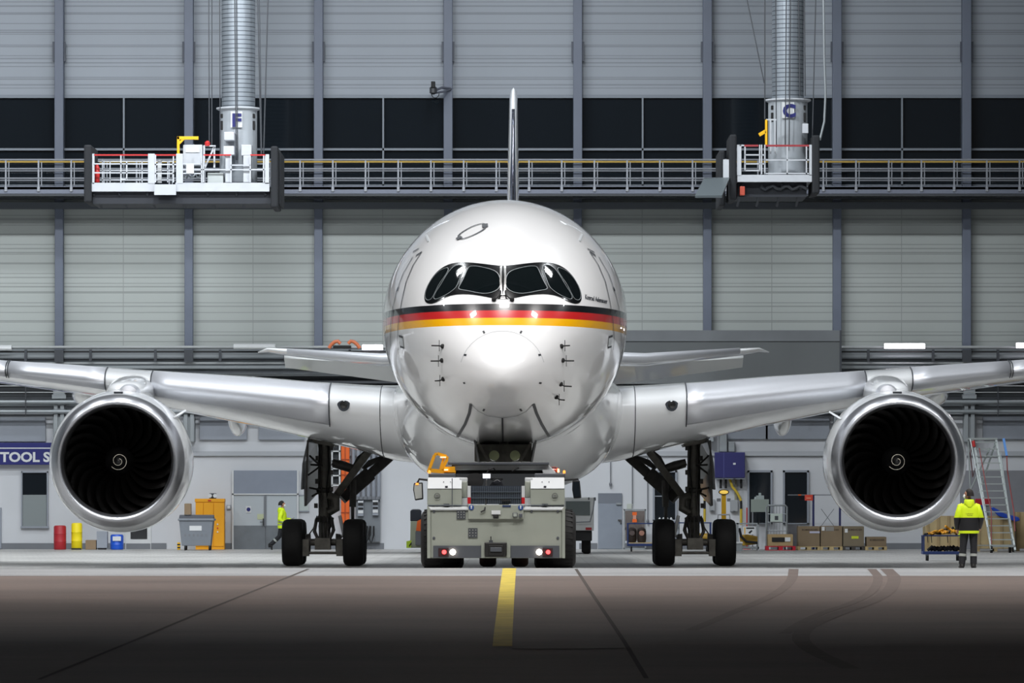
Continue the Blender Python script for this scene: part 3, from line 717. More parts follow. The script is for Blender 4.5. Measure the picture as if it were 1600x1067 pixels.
for x in cols_u:
    if -400 < x < 2000: obj('bracket_plate', MB().pb(x-7, x+7, 546, 565, YW-1.0, .2), pg[1], rack)
# fluorescent tubes over the pipe rack
for i, (a, b, q, on, lab) in enumerate(((566, 598, 543, 1, 'lit fluorescent lamp right beside the fuselage on the left'), (1382, 1445, 541, 1, 'lit fluorescent lamp above the right wing'), (1588, 1650, 540, 1, 'lit fluorescent lamp at the right edge of the photo'),
        (365, 430, 542, 0, 'unlit white fluorescent lamp over the pipe rack on the left'), (-20, 18, 544, 0, 'unlit fluorescent lamp at the left edge of the photo'))):
    p = W((a+b)/2, q, YW-1.15); l = T('fluorescent_lamp', lab, 'lamp', tuple(p), 'fluorescent lamps over the pipe rack')
    p0 = W(a, q, YW-1.15); p1 = W(b, q, YW-1.15)
    obj('lamp_housing', MB().bx(p0.x, p1.x, YW-1.1, YW-.95, p0.z-.05, p0.z+.12), wht, l)
    obj('lamp_tube', MB().tube([p0, p1], .09, 10), mat('lit_tube', (255, 244, 255), .4, emit=9) if on else wht, l, smooth=True)
# glossy dark panel right of the fuselage
gp = T('glossy_panel', 'large dark grey glossy panel on the back wall behind the right tailplane', 'panel', tuple(W(1148, 600, YW-2)))
gm = mat('glossy_grey_sheet', (104, 108, 110), .16, var=.05, vscale=.3, coat=.6)
obj('panel_sheet', MB().pb(940, 1313, 516, 600, YW-2, .1), gm, gp, bev=.02)
obj('panel_head', MB().pb(938, 1314, 516, 533, YW-2.05, .05), mat('panel_head_grey', (112, 116, 120), .3, var=.08, vscale=.8), gp)
for x_ in (1000, 1100, 1200, 1300): obj('wall_mount', MB().pb(x_-1, x_+1, 520, 526, YW-1.9, 1.92), pg[1], gp)
obj('panel_edge', MB().pb(1312, 1315, 516, 600, YW-2.08, .2), pg[1], gp)
# catwalk with railings
cw = T('catwalk', 'long grey steel catwalk with handrails crossing the wall below the dark windows', 'catwalk', tuple(W(800, 300, 193)))
YC = 192.2
bs = mat('catwalk_blue_grey', (112, 118, 134), .5, var=.05, vscale=.6)
obj('walkway_beam', MB().pb(-420, 2000, 291, 302.5, YC, .25), bs, cw)
obj('beam_flange', MB().pb(-420, 2000, 303, 306, YC-.08, .4), pg[1], cw)
obj('walkway_deck', MB().bx(W(-420, 0, YC).x, W(2000, 0, YC).x, YC, YW-.3, W(0, 296, YC).z, W(0, 292, YC).z), mat('grating_dark', (62, 66, 72), .6), cw)
obj('lower_beam', MB().pb(-420, 2000, 316, 326, YW-.7, .5), mat('lower_beam_grey', (84, 90, 98), .5), cw)
obj('lower_beam', MB().pb(-420, 2000, 308, 311, YW-.6, .3), pg[1], cw)
rl = mat('handrail_grey', (150, 154, 162), .4, metal=.3)
yrail = mat('handrail_yellow', (196, 164, 84), .5)
for py in (249.5, 263.5, 278.5):
    for Y, dp in ((YC-.05, 0), (YW-.75, 3.5)):
        a = W(-420, py+dp, Y); b = W(2000, py+dp, Y)
        obj('handrail', MB().tube([a, b], .03 if py > 250 else .036, 6), (yrail if dp and py < 255 else rl), cw, smooth=True)
for i in range(-8, 38):
    x = 9+51.1*i
    m = MB().pb(x-1.2, x+1.2, 249, 292, YC-.06, .1); m.pb(x-2, x+2, 292, 299, YC-.06, .06)
    obj('rail_post', m, rl, cw)
    m = MB().pb(x+4, x+5.5, 253, 292, YW-.78, .08); obj('rail_post', m, rl, cw)
# camera on a bracket
cm = T('security_camera', 'black security camera on a bracket left of the tail fin', 'camera', tuple(W(680, 150, 193.5)))
obj('camera_body', MB().pb(673.5, 680, 127, 137, 193.2, .5), blk, cm, bev=.02)
obj('camera_head', MB().lathe([(-.16, .05), (-.1, .14), (.1, .14), (.16, .06)], W(677, 141, 193.4), 'z', 14, 0, True), mat('camera_grey', (60, 62, 66), .4), cm, smooth=True)
obj('camera_bracket', MB().tube([W(679, 142, 193.5), W(690, 137, 193.8), W(706, 139, 194.6)], .05, 8).tube([W(681, 145, 193.5), W(694, 143, 193.9), W(706, 139, 194.6)], .04, 8), mat('bracket_grey', (100, 104, 116), .5), cm)
obj('camera_cable', MB().tube([W(674+6+6*cos(a), 146+7*sin(a), 193.6) for a in [pi*k/8 for k in range(9)]], .015, 6), blk, cm)

# ================================================================ HANGING WORK PLATFORMS
def ring_mat():
    m = mat('ribbed_mast_metal', (134, 142, 150), .4, metal=.5); nt = m.node_tree; b = nt.nodes['Principled BSDF']
    tc = node(nt, 'ShaderNodeTexCoord'); sp = node(nt, 'ShaderNodeSeparateXYZ'); nt.links.new(tc.outputs['Object'], sp.inputs[0])
    f = mth(nt, 'LESS_THAN', mth(nt, 'FRACT', mth(nt, 'DIVIDE', sp.outputs[2], .155)), .2)
    nt.links.new(mixc(nt, f, lin((150, 158, 166)), lin((86, 92, 100))), b.inputs['Base Color']); return m
mastm = ring_mat(); rail_w = mat('platform_white', (188, 192, 198), .45, var=.04); bump_b = mat('bumper_black_rubber', (26, 29, 34), .8)
def mast(root, px, r1, r2, ytop, yb, Y, cabs):
    c = W(px, 0, Y); z1 = W(0, ytop, Y).z; z0 = W(0, yb, Y).z
    obj('upper_mast', MB().tube([(c.x, Y, z1-.2), (c.x, Y, 27.9)], r1, 28), mastm, root, smooth=True)
    obj('lower_mast', MB().tube([(c.x, Y, z0), (c.x, Y, z1)], r2, 28), mat('mast_pale_grey', (160, 166, 172), .45, var=.05), root, smooth=True)
    obj('mast_collar', MB().lathe([(z1-.05, r2), (z1, r2+.12), (z1+.05, r2+.12), (z1+.05, r1)], (c.x, Y, 0), 'z', 28), rail_w, root, smooth=True)
    for a in (-.55, .55):
        for dz, hh in ((0, .32), (.42, .15)):
            obj('mast_slot', MB().bx(c.x+a-.06, c.x+a+.06, Y-sqrt(max(0, r2*r2-a*a))-.03, Y-sqrt(max(0, r2*r2-a*a))+.1, z1-.75+dz, z1-.75+dz+hh), blk, root, bev=.02)
    for a, b, rr in cabs:
        p0 = W(a, -60, Y-.9); p1 = W(b[0], b[1], Y-.9); obj('cable', MB().tube([Vector((p0.x, p0.y, 27.9)), p0, p1], rr, 5), pg[1], root)
    return c
def rails(root, segs, Y, w=.045):
    for a, b in segs: obj('guard_rail', MB().obb(W(*a, Y), W(*b, Y), w, w), rail_w, root)
# platform F
Y = 180.0
pf = T('hanging_work_platform', 'wide white hanging work platform marked F on a ribbed mast', 'work platform', tuple(W(285, 324, Y+1.5)), 'hanging work platforms')
obj('toe_board', MB().pb(143, 241, 285.5, 299, Y, .08).pb(274, 421, 285.5, 299, Y, .08).pb(241, 275, 288, 304.5, Y-.12, .1), rail_w, pf)
a = W(143, 299, Y); b = W(421, 292, Y); obj('platform_deck', MB().bx(a.x, b.x, Y+.08, Y+3, a.z, b.z-.05), rail_w, pf)
m = MB(); a = W(144, 323, Y); b = W(425, 299.5, Y); m.bx(a.x, b.x, Y+.25, Y+2.9, a.z+.12, b.z)
obj('under_frame', m, mat('under_frame_dark', (34, 38, 46), .6), pf)
for x in (152, 192, 236, 283, 330, 375, 420): obj('under_rib', MB().obb(W(x-6, 303, Y+.2), W(x+6, 323, Y+1.2), .07, .12), pg[1], pf)
for p0, p1, q0, q1, yy in ((131, 143, 226, 316, Y-.1), (423, 434, 228, 324, Y-.1), (434, 439, 236, 320, Y+.6)):
    obj('edge_bumper', MB().pb(p0, p1, q0, q1, yy, 2.8), bump_b, pf, bev=.06)
obj('corner_post', MB().pb(231, 242, 240, 287, Y-.02, .15), rail_w, pf, bev=.02); obj('corner_post', MB().pb(275, 286, 240, 287, Y-.02, .15), rail_w, pf, bev=.02)
obj('corner_post', MB().pb(144, 147.5, 240, 287, Y, .1), rail_w, pf); obj('corner_post', MB().pb(414, 420.5, 241, 287, Y, .1), rail_w, pf)
for p0, p1 in ((147, 231), (242, 275), (318, 361), (391, 415)): obj('red_top_rail', MB().pb(p0, p1, 241, 243.2, Y, .06), red, pf)
rails(pf, [((147, 256), (231, 256)), ((147, 270), (231, 270)), ((189, 243), (189, 285)), ((242, 257), (275, 257)), ((242, 271), (272, 271)), ((271, 244), (271, 285)), ((243, 242), (243, 285)),
           ((286, 265), (415, 265)), ((286, 256), (315, 256)), ((286, 271), (315, 271)), ((315, 228), (315, 285)), ((318, 243), (318, 285)), ((361, 243), (361, 285)), ((391, 243), (391, 285)), ((361, 258), (391, 258)), ((412, 243), (412, 285)), ((198, 252), (198, 281)), ((190, 280), (198, 280))], Y)
rails(pf, [((160, 250), (160, 285)), ((172, 252), (172, 285)), ((222, 252), (222, 285)), ((150, 252), (232, 252)), ((244, 252), (271, 252)), ((262, 252), (262, 285)), ((150, 281), (271, 281)), ((380, 256), (420, 256)), ((147, 266), (271, 266))], Y+2.9, .035)
obj('jib_crane', MB().pb(276.5, 280.5, 213, 243, Y+.3, .1).pb(276.5, 310, 213, 218, Y+.3, .1).obb(W(280, 224, Y+.35), W(287, 217, Y+.35), .08, .08), yel, pf, bev=.01)
obj('control_cabinet', MB().pb(286, 316, 226, 258, Y+.5, .8), rail_w, pf, bev=.02)
obj('cabinet_front', MB().pb(290, 312, 231, 238, Y+.46, .04).pb(291, 303, 257, 271, Y-.06, .04).pb(246, 252, 250, 285, Y+.3, .3), wht, pf)
obj('storage_box', MB().pb(324, 349, 270, 287, Y+.2, .7), mat('pale_plastic_box', (176, 182, 182), .5), pf, bev=.02)
obj('hose_tangle', MB().tube([W(288+k*3.5, 275+4*sin(k*2.3), Y+.4+.1*cos(k)) for k in range(9)], .04, 6), pg[0], pf, smooth=True)
obj('scissor_frame', MB().obb(W(320, 262, Y+.4), W(335, 229, Y+.4), .06, .06).obb(W(319, 228, Y+.4), W(319, 262, Y+.4), .06, .06).obb(W(335, 262, Y+.4), W(335, 228, Y+.4), .06, .06).obb(W(318, 228, Y+.4), W(337, 228, Y+.4), .05, .05), rail_w, pf)
obj('warning_light', MB().lathe([(0, .09), (.12, .1), (.18, .04)], W(324, 228, Y+.4), 'z', 12, 0, True), red, pf, smooth=True)
c = mast(pf, 372.5, 26.5*Y/FX, 29.5*Y/FX, 171, 286, Y+1.5, ((326, (327, 228), .02), (331, (331, 228), .02), (343, (344, 240), .02), (401, (408, 243), .02), (404, (409, 240), .02), (420, (412, 240), .025), (366, (369, 250), .02), (369, (371, 250), .02)))
for q_ in ((350, 366, 206, 219), (349, 366, 228, 242), (377, 393, 226, 243), (352, 361, 243, 285), (380, 392, 243, 285)): obj('mast_bracket', MB().pb(*q_, Y+.1, .8), rail_w, pf, bev=.02)
sg = obj('letter_plate', MB().pb(360.5, 378.5, 174, 199, Y+.75, .04), wht, pf)
t = text_mb('F', 20*Y/FX*.98, .01, .03, 1.15); p = W(363, 197, Y+.73); obj('platform_letter', shift(t, p), navy, pf)
fe = T('fire_extinguisher', 'red fire extinguisher standing at the left end of platform F', 'fire extinguisher', tuple(W(151.5, 285, Y+.3)))
p = W(151.5, 285, Y+.3); obj('bottle', MB().lathe([(0, .085), (.02, .1), (.5, .1), (.58, .06), (.64, .03)], p, 'z', 14, 0, True), red, fe, smooth=True)
obj('valve', MB().tube([p+Vector((0, 0, .6)), p+Vector((0, 0, .72)), p+Vector((.08, 0, .7))], .03, 6), blk, fe)
# platform C
Y = 177.0
pc = T('hanging_work_platform', 'narrower white hanging work platform marked C with a folded side flap', 'work platform', tuple(W(1210, 324, Y+1.5)), 'hanging work platforms')
obj('toe_board', MB().pb(1152, 1268.5, 273, 284, Y, .08), rail_w, pc)
a = W(1152, 284, Y); b = W(1268.5, 275, Y); obj('platform_deck', MB().bx(a.x, b.x, Y+.08, Y+3.4, a.z, b.z), rail_w, pc)
m = MB(); a = W(1153, 320, Y); b = W(1266, 284.5, Y); m.bx(a.x, b.x-.1, Y+.4, Y+3.3, a.z+.3, b.z)
obj('under_frame', m, mat('under_frame_dark', (34, 38, 46), .6), pc)
for x in (1160, 1190, 1222, 1252): obj('under_rib', MB().obb(W(x, 290, Y+.3), W(x-8, 321, Y+1.4), .08, .12), pg[1], pc)
obj('under_hoses', MB().tube([W(1190+k*6, 293+3*sin(k*1.7), Y+.3) for k in range(13)], .06, 6), pg[1], pc, smooth=True)
obj('red_marker', MB().pb(1156, 1164, 291, 305, Y+.1, .2), mat('red_orange_marker', (190, 80, 60), .5), pc, bev=.02)
for p0, p1, q0, q1, yy in ((1140, 1151, 210, 312, Y-.1), (1269.5, 1281, 211, 302, Y-.1), (1123, 1133, 235, 322, Y+.8)): obj('edge_bumper', MB().pb(p0, p1, q0, q1, yy, 2.6), bump_b, pc, bev=.06)
obj('side_flap', MB().add([W(1101, 278, Y), W(1140, 278, Y), W(1140, 279.5, Y), W(1100, 281, Y), W(1086, 309, Y-3), W(1128, 309, Y-3)], [(0, 1, 2, 3), (3, 2, 5, 4)]), mat('flap_grey', (84, 92, 96), .5), pc, solid=.08)
obj('side_flap_board', MB().pb(1130, 1139, 249, 278, Y, .1), rail_w, pc)
obj('corner_post', MB().pb(1151.5, 1158.5, 226, 274, Y-.02, .12).pb(1155, 1163, 226, 228.5, Y-.02, .1), rail_w, pc, bev=.01); obj('corner_post', MB().pb(1264.5, 1268.5, 226, 274, Y, .1), rail_w, pc)
for p0, p1 in ((1163, 1185), (1196, 1264)): obj('red_top_rail', MB().pb(p0, p1, 226, 229, Y, .06), mat('dull_red_rail', (150, 50, 56), .5), pc)
rails(pc, [((1164, 229), (1164, 267)), ((1187, 226), (1187, 267)), ((1164, 242), (1187, 242)), ((1164, 256), (1187, 256)), ((1164, 266.5), (1187, 266.5)), ((1190, 226), (1190, 272)), ((1195, 226), (1195, 272)), ((1190, 242), (1195, 242)), ((1190, 256), (1195, 256)), ((1230, 229), (1230, 272)), ((1195, 250), (1264, 250)), ((1195, 271), (1264, 271)), ((1260, 229), (1260, 272))], Y)
obj('jib_crane', MB().pb(1195.5, 1199, 187, 228, Y+.2, .1).obb(W(1186, 211, Y+.25), W(1196, 205, Y+.25), .12, .1), yel, pc)
obj('hoist_frame', MB().obb(W(1204, 188, Y+.3), W(1204, 240, Y+.3), .05, .05).obb(W(1211, 188, Y+.3), W(1211, 240, Y+.3), .04, .04).obb(W(1197, 187, Y+.3), W(1213, 187, Y+.3), .05, .05), rail_w, pc)
c = mast(pc, 1231, 25*Y/FX, 31*Y/FX, 158, 274, Y+1.6, ((1195, (1195, 186), .025), (1256, (1258, 150), .025), (1229, (1227, 226), .02), (1236, (1233, 226), .02), (1212, (1213, 230), .02), (1155, (1194, 130), .02), (1276, (1269, 226), .02), (1247, (1250, 150), .02)))
obj('power_cable', MB().tube([W(1286, -380, Y+.4), W(1286, -60, Y+.4), W(1288, 90, Y+.4), W(1290, 145, Y+.4), W(1288, 190, Y+.4), W(1281, 219, Y+.4)], .04, 8), pg[0], pc, smooth=True)
obj('junction_box', MB().pb(1254, 1263, 193, 208, Y+.4, .3), rail_w, pc, bev=.01)
obj('letter_plate', MB().pb(1221.5, 1241, 159.5, 184.5, Y+.85, .04), wht, pc)
t = text_mb('C', 20*Y/FX*.95, .01, .035, 1.05); obj('platform_letter', shift(t, W(1223, 182, Y+.83)), navy, pc)

# ================================================================ LOWER WALL EQUIPMENT
YA = YW-.25
def sized_text(root, txt, p0, p1, q0, q1, Y, m, name='lettering', parent=None, bold=0):
    """letters fitted into a rectangle on a face turned to -y"""
    t = text_mb(txt, 1, .0, bold); x1 = max(v.x for v in t.v); z0 = min(v.z for v in t.v); z1 = max(v.z for v in t.v)
    a = W(p0, q1, Y); b = W(p1, q0, Y); sx = (b.x-a.x)/x1; sz = (b.z-a.z)/(z1-z0)
    t.v = [Vector((a.x+v.x*sx, Y-(.006 if v.y < 0 else 0)-.002, a.z+(v.z-z0)*sz)) for v in t.v]
    return obj(name, t, m, root)
sign = T('shop_sign', 'navy blue wall sign with white letters TOOL S beside the left engine', 'sign', tuple(W(40, 726, YW-.3)))
obj('sign_board', MB().pb(-80, 105, 691.5, 726, YW-.3, .28), navy, sign, bev=.01)
obj('sign_line', MB().pb(-80, 105, 699.3, 701, YW-.31, .02), wht, sign)
sized_text(sign, 'TOOL S', 0, 78, 706, 722, YW-.305, wht, bold=.05)
# window with a half-height blind, left
wi = struct('window_20', MB().pb(35, 73, 738.5, 822, YW-.06, .06), dkglass)
obj('window_frame', MB().pb(33, 35, 736.5, 825, YW-.12, .12).pb(73, 75, 736.5, 825, YW-.12, .12).pb(33, 75, 736, 738.5, YW-.12, .12).pb(32, 76, 822, 825, YW-.14, .14), G1, wi)
obj('window_blind', MB().pb(35.5, 72.5, 773, 822, YW-.09, .02), mat('grey_roller_blind', (128, 136, 138), .7), wi)
dl = struct('door_5', MB().pb(-40, 2, 793, 857, YW-.1, .1), G1)
d2 = struct('door_6', MB().pb(196, 236, 770, 858, YW-.05, .1), wht); obj('door_window', MB().pb(204, 230, 780, 842, YW-.07, .02), dkglass, d2)
obj('door_kickplate', MB().pb(197, 235, 849, 858, YW-.07, .02), G2, d2)
# double door with lintel panel
struct('trim_110', MB().pb(365, 464, 735, 771.5, YW-.1, .1), mat('blue_grey_lintel_panel', (132, 140, 154), .5, var=.03))
struct('trim_111', MB().pb(362.5, 365, 735, 858, YW-.14, .14).pb(464, 466.5, 735, 858, YW-.14, .14).pb(362.5, 466.5, 771, 773, YW-.14, .14), wht)
for i, (a, b) in enumerate(((365, 414.5), (415.5, 464))):
    d = struct('door_%d' % (1+i), MB().pb(a, b, 773, 858, YW-.08, .08), mat('off_white_door', (176, 184, 190), .5))
    obj('door_kickplate', MB().pb(a, b, 821, 858, YW-.1, .02), mat('scuffed_kickplate', (116, 122, 128), .45, metal=.4, var=.12, vscale=2), d)
    if not i:
        obj('door_edge', MB().pb(412.5, 416, 773, 822, YW-.13, .06), G2, d)
        obj('door_handle', MB().pb(410.6, 412.2, 810, 821, YW-.18, .04).pb(406, 411, 815, 816, YW-.2, .03), mat('dark_handle', (60, 62, 66), .3, metal=.6), d)
        obj('door_notice', MB().pb(384, 392.5, 790.5, 801, YW-.1, .015), wht, d); obj('notice_symbol', MB().lathe([(0, .075), (.01, .075)], W(388.3, 795.8, YW-.115), 'y', 20, 0, True), navy, d)
        obj('door_notice', MB().pb(402, 412, 803, 811.5, YW-.1, .015), mat('pale_green_paper', (186, 194, 160), .7), d)
sw = T('wall_switch', 'small white switch box on the wall between the yellow locker and the double door', 'switch', tuple(W(357, 795, YW)))
obj('switch_body', MB().pb(354, 360.5, 789, 795.5, YW-.08, .08), G1, sw); obj('switch_face', MB().pb(355, 359.5, 790, 794.5, YW-.1, .02), wht, sw)
# grey single door, right of the tug
d = struct('door_3', MB().pb(934.5, 972, 770.5, 857.5, YW-.05, .05), mat('blue_grey_door', (134, 142, 154), .5, var=.04))
obj('door_head', MB().pb(934.5, 972, 770.5, 786, YW-.06, .01), mat('shaded_door_panel', (112, 118, 128), .5), d)
obj('door_handle', MB().pb(965.5, 971, 811.5, 813.5, YW-.12, .05).pb(969, 971, 812, 818, YW-.1, .04), chrome, d)
obj('door_closer', MB().pb(963, 971, 785.5, 788.5, YW-.12, .06), steel, d)
# dark tall windows, right
for i, (a, b, q0, q1) in enumerate(((1023, 1055, 738, 812), (1171, 1204, 738, 817), (1226.5, 1261, 738, 817))):
    g = struct('window_%d' % (21+i), MB().pb(a, b, q0, q1, YW-.05, .05), dkglass)
    f = MB(); f.pb(a-3, a, q0-3, q1+1.5, YW-.12, .12); f.pb(b, b+3, q0-3, q1+1.5, YW-.12, .12); f.pb(a-3, b+3, q0-3.5, q0, YW-.12, .12); f.pb(a-3, b+3, q1, q1+1.5, YW-.12, .12)
    if i == 0: f.pb(a, b, 774.5, 776, YW-.08, .06)
    obj('window_frame', f, G1, g)
# grey equipment board: cable risers and control boxes behind the left landing gear
eb = T('electrical_board', 'grey electrical board with switches below vertical conduits behind the left landing gear', 'electrical panel', tuple(W(575, 822, YA)))
obj('back_plate', MB().pb(556, 594, 777, 846, YA, .2), mat('board_grey', (112, 118, 124), .5, var=.05), eb)
for i in range(6):
    x = 552+i*8; obj('conduit', MB().tube([W(x, 690, YA), W(x, 778, YA)], .07, 8), G1, eb, smooth=True)
    obj('cable_gland', MB().lathe([(-.06, .1), (.06, .1)], W(558+i*6.5, 778, YA-.05), 'z', 12, 0, True), G2, eb)
for x, y0, c_ in ((559, 782, wht), (582, 781, wht)):
    b_ = obj('switch_unit', MB().pb(x, x+9, y0, y0+24, YA-.15, .15), G1, eb)
    obj('switch_stripe', MB().pb(x+.5, x+8.5, y0+4, y0+8, YA-.17, .02).pb(x+.5, x+8.5, y0+11, y0+14, YA-.17, .02), blk, eb)
    obj('switch_label', MB().pb(x+.5, x+8.5, y0+1, y0+3, YA-.17, .02).pb(x+.5, x+8.5, y0+15.5, y0+20, YA-.17, .02), c_, eb)
for k in range(3):
    obj('hanging_cable', MB().tube([W(560+k*9, 822, YA-.1), W(562+k*9-5, 836, YA-.2), W(566+k*7, 845+k*2, YA-.25), W(572+k*6, 836, YA-.2), W(574+k*5, 822, YA-.1)], .035, 6), blk, eb, smooth=True)
ol = T('orange_pillar', 'tall orange steel pillar behind the left landing gear strut', 'pillar', tuple(W(539, 822, YA)))
og = mat('orange_paint', (222, 98, 30), .5)
obj('pillar_body', MB().pb(533, 546, 680, 822, YA-.2, .3), og, ol, bev=.02)
obj('pillar_groove', MB().pb(538.5, 540, 680, 820, YA-.215, .02), mat('dark_orange', (160, 66, 22), .5), ol)
for q in (717, 741, 770, 800): obj('pillar_band', MB().pb(532.5, 546.5, q, q+1.5, YA-.23, .04), mat('dark_orange', (160, 66, 22), .5), ol)
rk = T('equipment_rack', 'tall white rack with dark square openings left of the orange pillar', 'rack', tuple(W(525, 760, YA)))
fr_ = MB().pb(518, 520, 688, 760, YA-.2, .3).pb(529.5, 532, 688, 760, YA-.2, .3)
for q in (688, 704, 719, 731, 742, 757): fr_.pb(518, 532, q, q+2, YA-.2, .3)
obj('rack_frame', fr_, wht, rk)
for q in (691, 706, 721.5, 733, 745): obj('rack_opening', MB().pb(520.5, 529, q, q+10, YA-.05, .1), pg[4], rk)
pb_ = T('picture_board', 'pale framed board on the wall right of the person near the double door', 'notice board', tuple(W(475, 799, YW-.1)))
obj('board_sheet', MB().pb(467, 482, 774, 799, YW-.06, .05), mat('pale_board', (176, 186, 184), .5), pb_); obj('board_frame', MB().pb(466, 483, 773, 774.5, YW-.09, .09).pb(466, 483, 798, 799.5, YW-.09, .09).pb(466, 467.2, 773, 799, YW-.09, .09), G1, pb_)
# blue switch cabinet with cables, charging post, right
bc = T('blue_wall_cabinet', 'navy blue wall cabinet with cables below, right of the right landing gear', 'cabinet', tuple(W(1140, 747, YW-.5)))
obj('cabinet_body', MB().pb(1117, 1164, 706.5, 746.5, YW-.6, .6), mat('cabinet_navy', (34, 34, 96), .5), bc, bev=.02)
obj('cabinet_seam', MB().pb(1130.5, 1131.5, 706.5, 746.5, YW-.61, .02), mat('cabinet_seam_grey', (70, 72, 130), .5), bc)
obj('cabinet_badge', MB().pb(1145.5, 1149.5, 723, 726, YW-.62, .02), wht, bc)
for a, b in ((1118, 1131), (1132, 1146), (1149, 1163)): obj('cabinet_bracket', MB().pb(a, b, 746.5, 748.5, YW-.55, .3), G1, bc)
obj('cable_duct', MB().pb(1124, 1136, 676, 706, YW-.4, .4).pb(1138, 1148, 690, 706, YW-.3, .3), steel, bc, bev=.02)
obj('cable_tray', MB().pb(1148, 1151, 748, 782, YW-.15, .15), mat('tan_tray', (140, 136, 116), .6), bc)
for x, q0, q1 in ((1126, 748, 763), (1134, 748, 763), (1158, 748, 763), (1158, 782, 795), (1101, 782, 795)): obj('cable_plug', MB().tube([W(x, q0, YW-.3), W(x, q1, YW-.3)], .045, 8), blk, bc)
ycab = mat('yellow_cable', (190, 164, 50), .6)
for pts in (((1140, 748), (1144, 760), (1152, 770), (1158, 782)), ((1158, 795), (1158, 820)), ((1101, 795), (1101, 815)), ((1101, 782), (1104, 772))): obj('yellow_cable', MB().tube([W(*p_, YW-.3) for p_ in pts], .05, 8), ycab, bc, smooth=True)
for x0, x1, q0, q1 in ((1109, 1117, 780, 798), (1141, 1153, 781, 799)):
    obj('socket_box', MB().pb(x0, x1, q0, q1, YW-.2, .2), mat('socket_grey', (150, 154, 158), .5), bc, bev=.01)
    obj('socket_cap', MB().lathe([(0, .04), (.05, .08)], W((x0+x1)/2, q1+1, YW-.15), 'z', 10, 0, True), G2, bc)
obj('black_slot', MB().pb(1120, 1126, 779, 780.2, YW-.02, .02).pb(1120, 1126, 781.5, 782.7, YW-.02, .02).pb(1136, 1141.5, 779, 780.2, YW-.02, .02).pb(1136, 1141.5, 781.5, 782.7, YW-.02, .02), blk, bc)
for i, (x, q0, q1) in enumerate(((990, 700, 787), (1012, 700, 814), (954, 700, 756))):
    cd_ = T('wall_conduit', ('conduit ending in a pale switch box above the mesh cage', 'thin conduit left of the dark window ending near the blue trolley', 'short hanging cable above the grey door')[i], 'conduit', tuple(W(x, q1, YW-.1)), 'wall conduits right of the tug')
    obj('conduit_pipe', MB().tube([W(x-(2 if i == 0 else 0), q0, YW-.08), W(x-(2 if i == 0 else 0), q1, YW-.08)], .02, 6), G2, cd_)
    if i == 0: obj('switch_box', MB().pb(979.5, 987, 787, 795, YW-.12, .12), mat('cream_box', (182, 188, 180), .5), cd_)
    else: obj('plug', MB().lathe([(-.1, .04), (0, .06), (.08, .02)], W(x, q1, YW-.1), 'z', 10, 0, True), G2, cd_)
oc = T('orange_hoses', 'pair of orange looped hoses on the pipe rack left of the fuselage', 'hose', tuple(W(538, 548, YW-1.3)))
for s in (-1, 1): obj('hose', MB().tube([W(538+s*x, y, YW-1.3) for x, y in ((6, 537), (10, 533), (15, 534), (20, 538), (24, 544))], .07, 8), mat('faded_orange', (206, 112, 70), .5), oc, smooth=True)
obj('hose_bracket', MB().pb(520, 548, 539.5, 543, YW-1.35, .7), blk, oc); 
# ================================================================ FLOOR OBJECTS NEAR THE WALL
def at_floor(px, Y): return Vector(((px-800)*Y/FX, Y, fz(Y)))
def fy(Y): return 780+FX*(1.6-fz(Y))/Y      # picture height of the floor at depth Y
def ctop(py, Y): return 1.6+(780-py)*Y/FX
def xx(px, Y): return (px-800)*Y/FX
Y = 193.2
def drum(name, p0, p1, q, Y, m, label, cat, ring=True):
    r = (p1-p0)/2*Y/FX; c = at_floor((p0+p1)/2, Y); h = ctop(q, Y)-c.z
    t = T(name, label, cat, tuple(c))
    obj('drum_body', MB().lathe([(0, r*.9), (.03, r), (h*.33, r), (h*.34, r*1.03), (h*.36, r), (h*.66, r), (h*.67, r*1.03), (h*.69, r), (h-.03, r), (h, r*.94)], c, 'z', 28, 0, True), m, t, smooth=True)
    obj('drum_lid', MB().lathe([(h-.04, r*.9), (h+.02, r*.88), (h+.03, r*.5)], c, 'z', 28, 0, True), m, t, smooth=True); return t
drum('waste_bin', 84, 103.5, 822, Y, mat('dark_red_bin', (160, 30, 40), .5), 'dark red round drum on the floor below the left engine', 'drum')
yd = drum('waste_bin', 111.5, 128.5, 818, Y, mat('bright_yellow_bin', (236, 214, 20), .5), 'yellow round drum on a black trolley right of the red drum', 'drum')
c = at_floor(120, Y); obj('drum_trolley', MB().bx(c.x-.18, c.x+.18, Y-.32, Y+.1, c.z, c.z+.06), blk, yd)
bd = drum('plastic_barrel', 172.5, 193, 836, Y, mat('blue_barrel', (20, 80, 190), .4), 'blue plastic barrel with a white label under the left engine', 'barrel')
obj('barrel_label', MB().pb(176, 189, 838, 845, Y-.27, .02), wht, bd)
def carton(px0, px1, q, Y, dep, label, m=None, name='cardboard_box', z0=None, cat='box', group=None):
    zb = fz(Y) if z0 is None else z0; x0, x1 = xx(px0, Y), xx(px1, Y); zt = ctop(q, Y)
    t = T(name, label, cat, ((x0+x1)/2, Y+dep/2, zb), group)
    obj('box_body', MB().bx(x0, x1, Y, Y+dep, zb+.002, zt), m or card, t, bev=.01)
    obj('box_flap', MB().add([(x0+.01, Y, zt+.001), (x1-.01, Y, zt+.001), (x1-.03, Y+dep*.49, zt+.012), (x0+.03, Y+dep*.49, zt+.012)], [(0, 1, 2, 3)]).add([(x0+.01, Y+dep, zt+.001), (x1-.01, Y+dep, zt+.001), (x1-.03, Y+dep*.51, zt+.012), (x0+.03, Y+dep*.51, zt+.012)], [(3, 2, 1, 0)]), m or card, t, solid=.006)
    return t
card = mat('brown_cardboard', (132, 112, 88), .8, var=.06, vscale=3)
carton(133.5, 150, 844, Y, .5, 'small brown cardboard box right of the yellow drum')
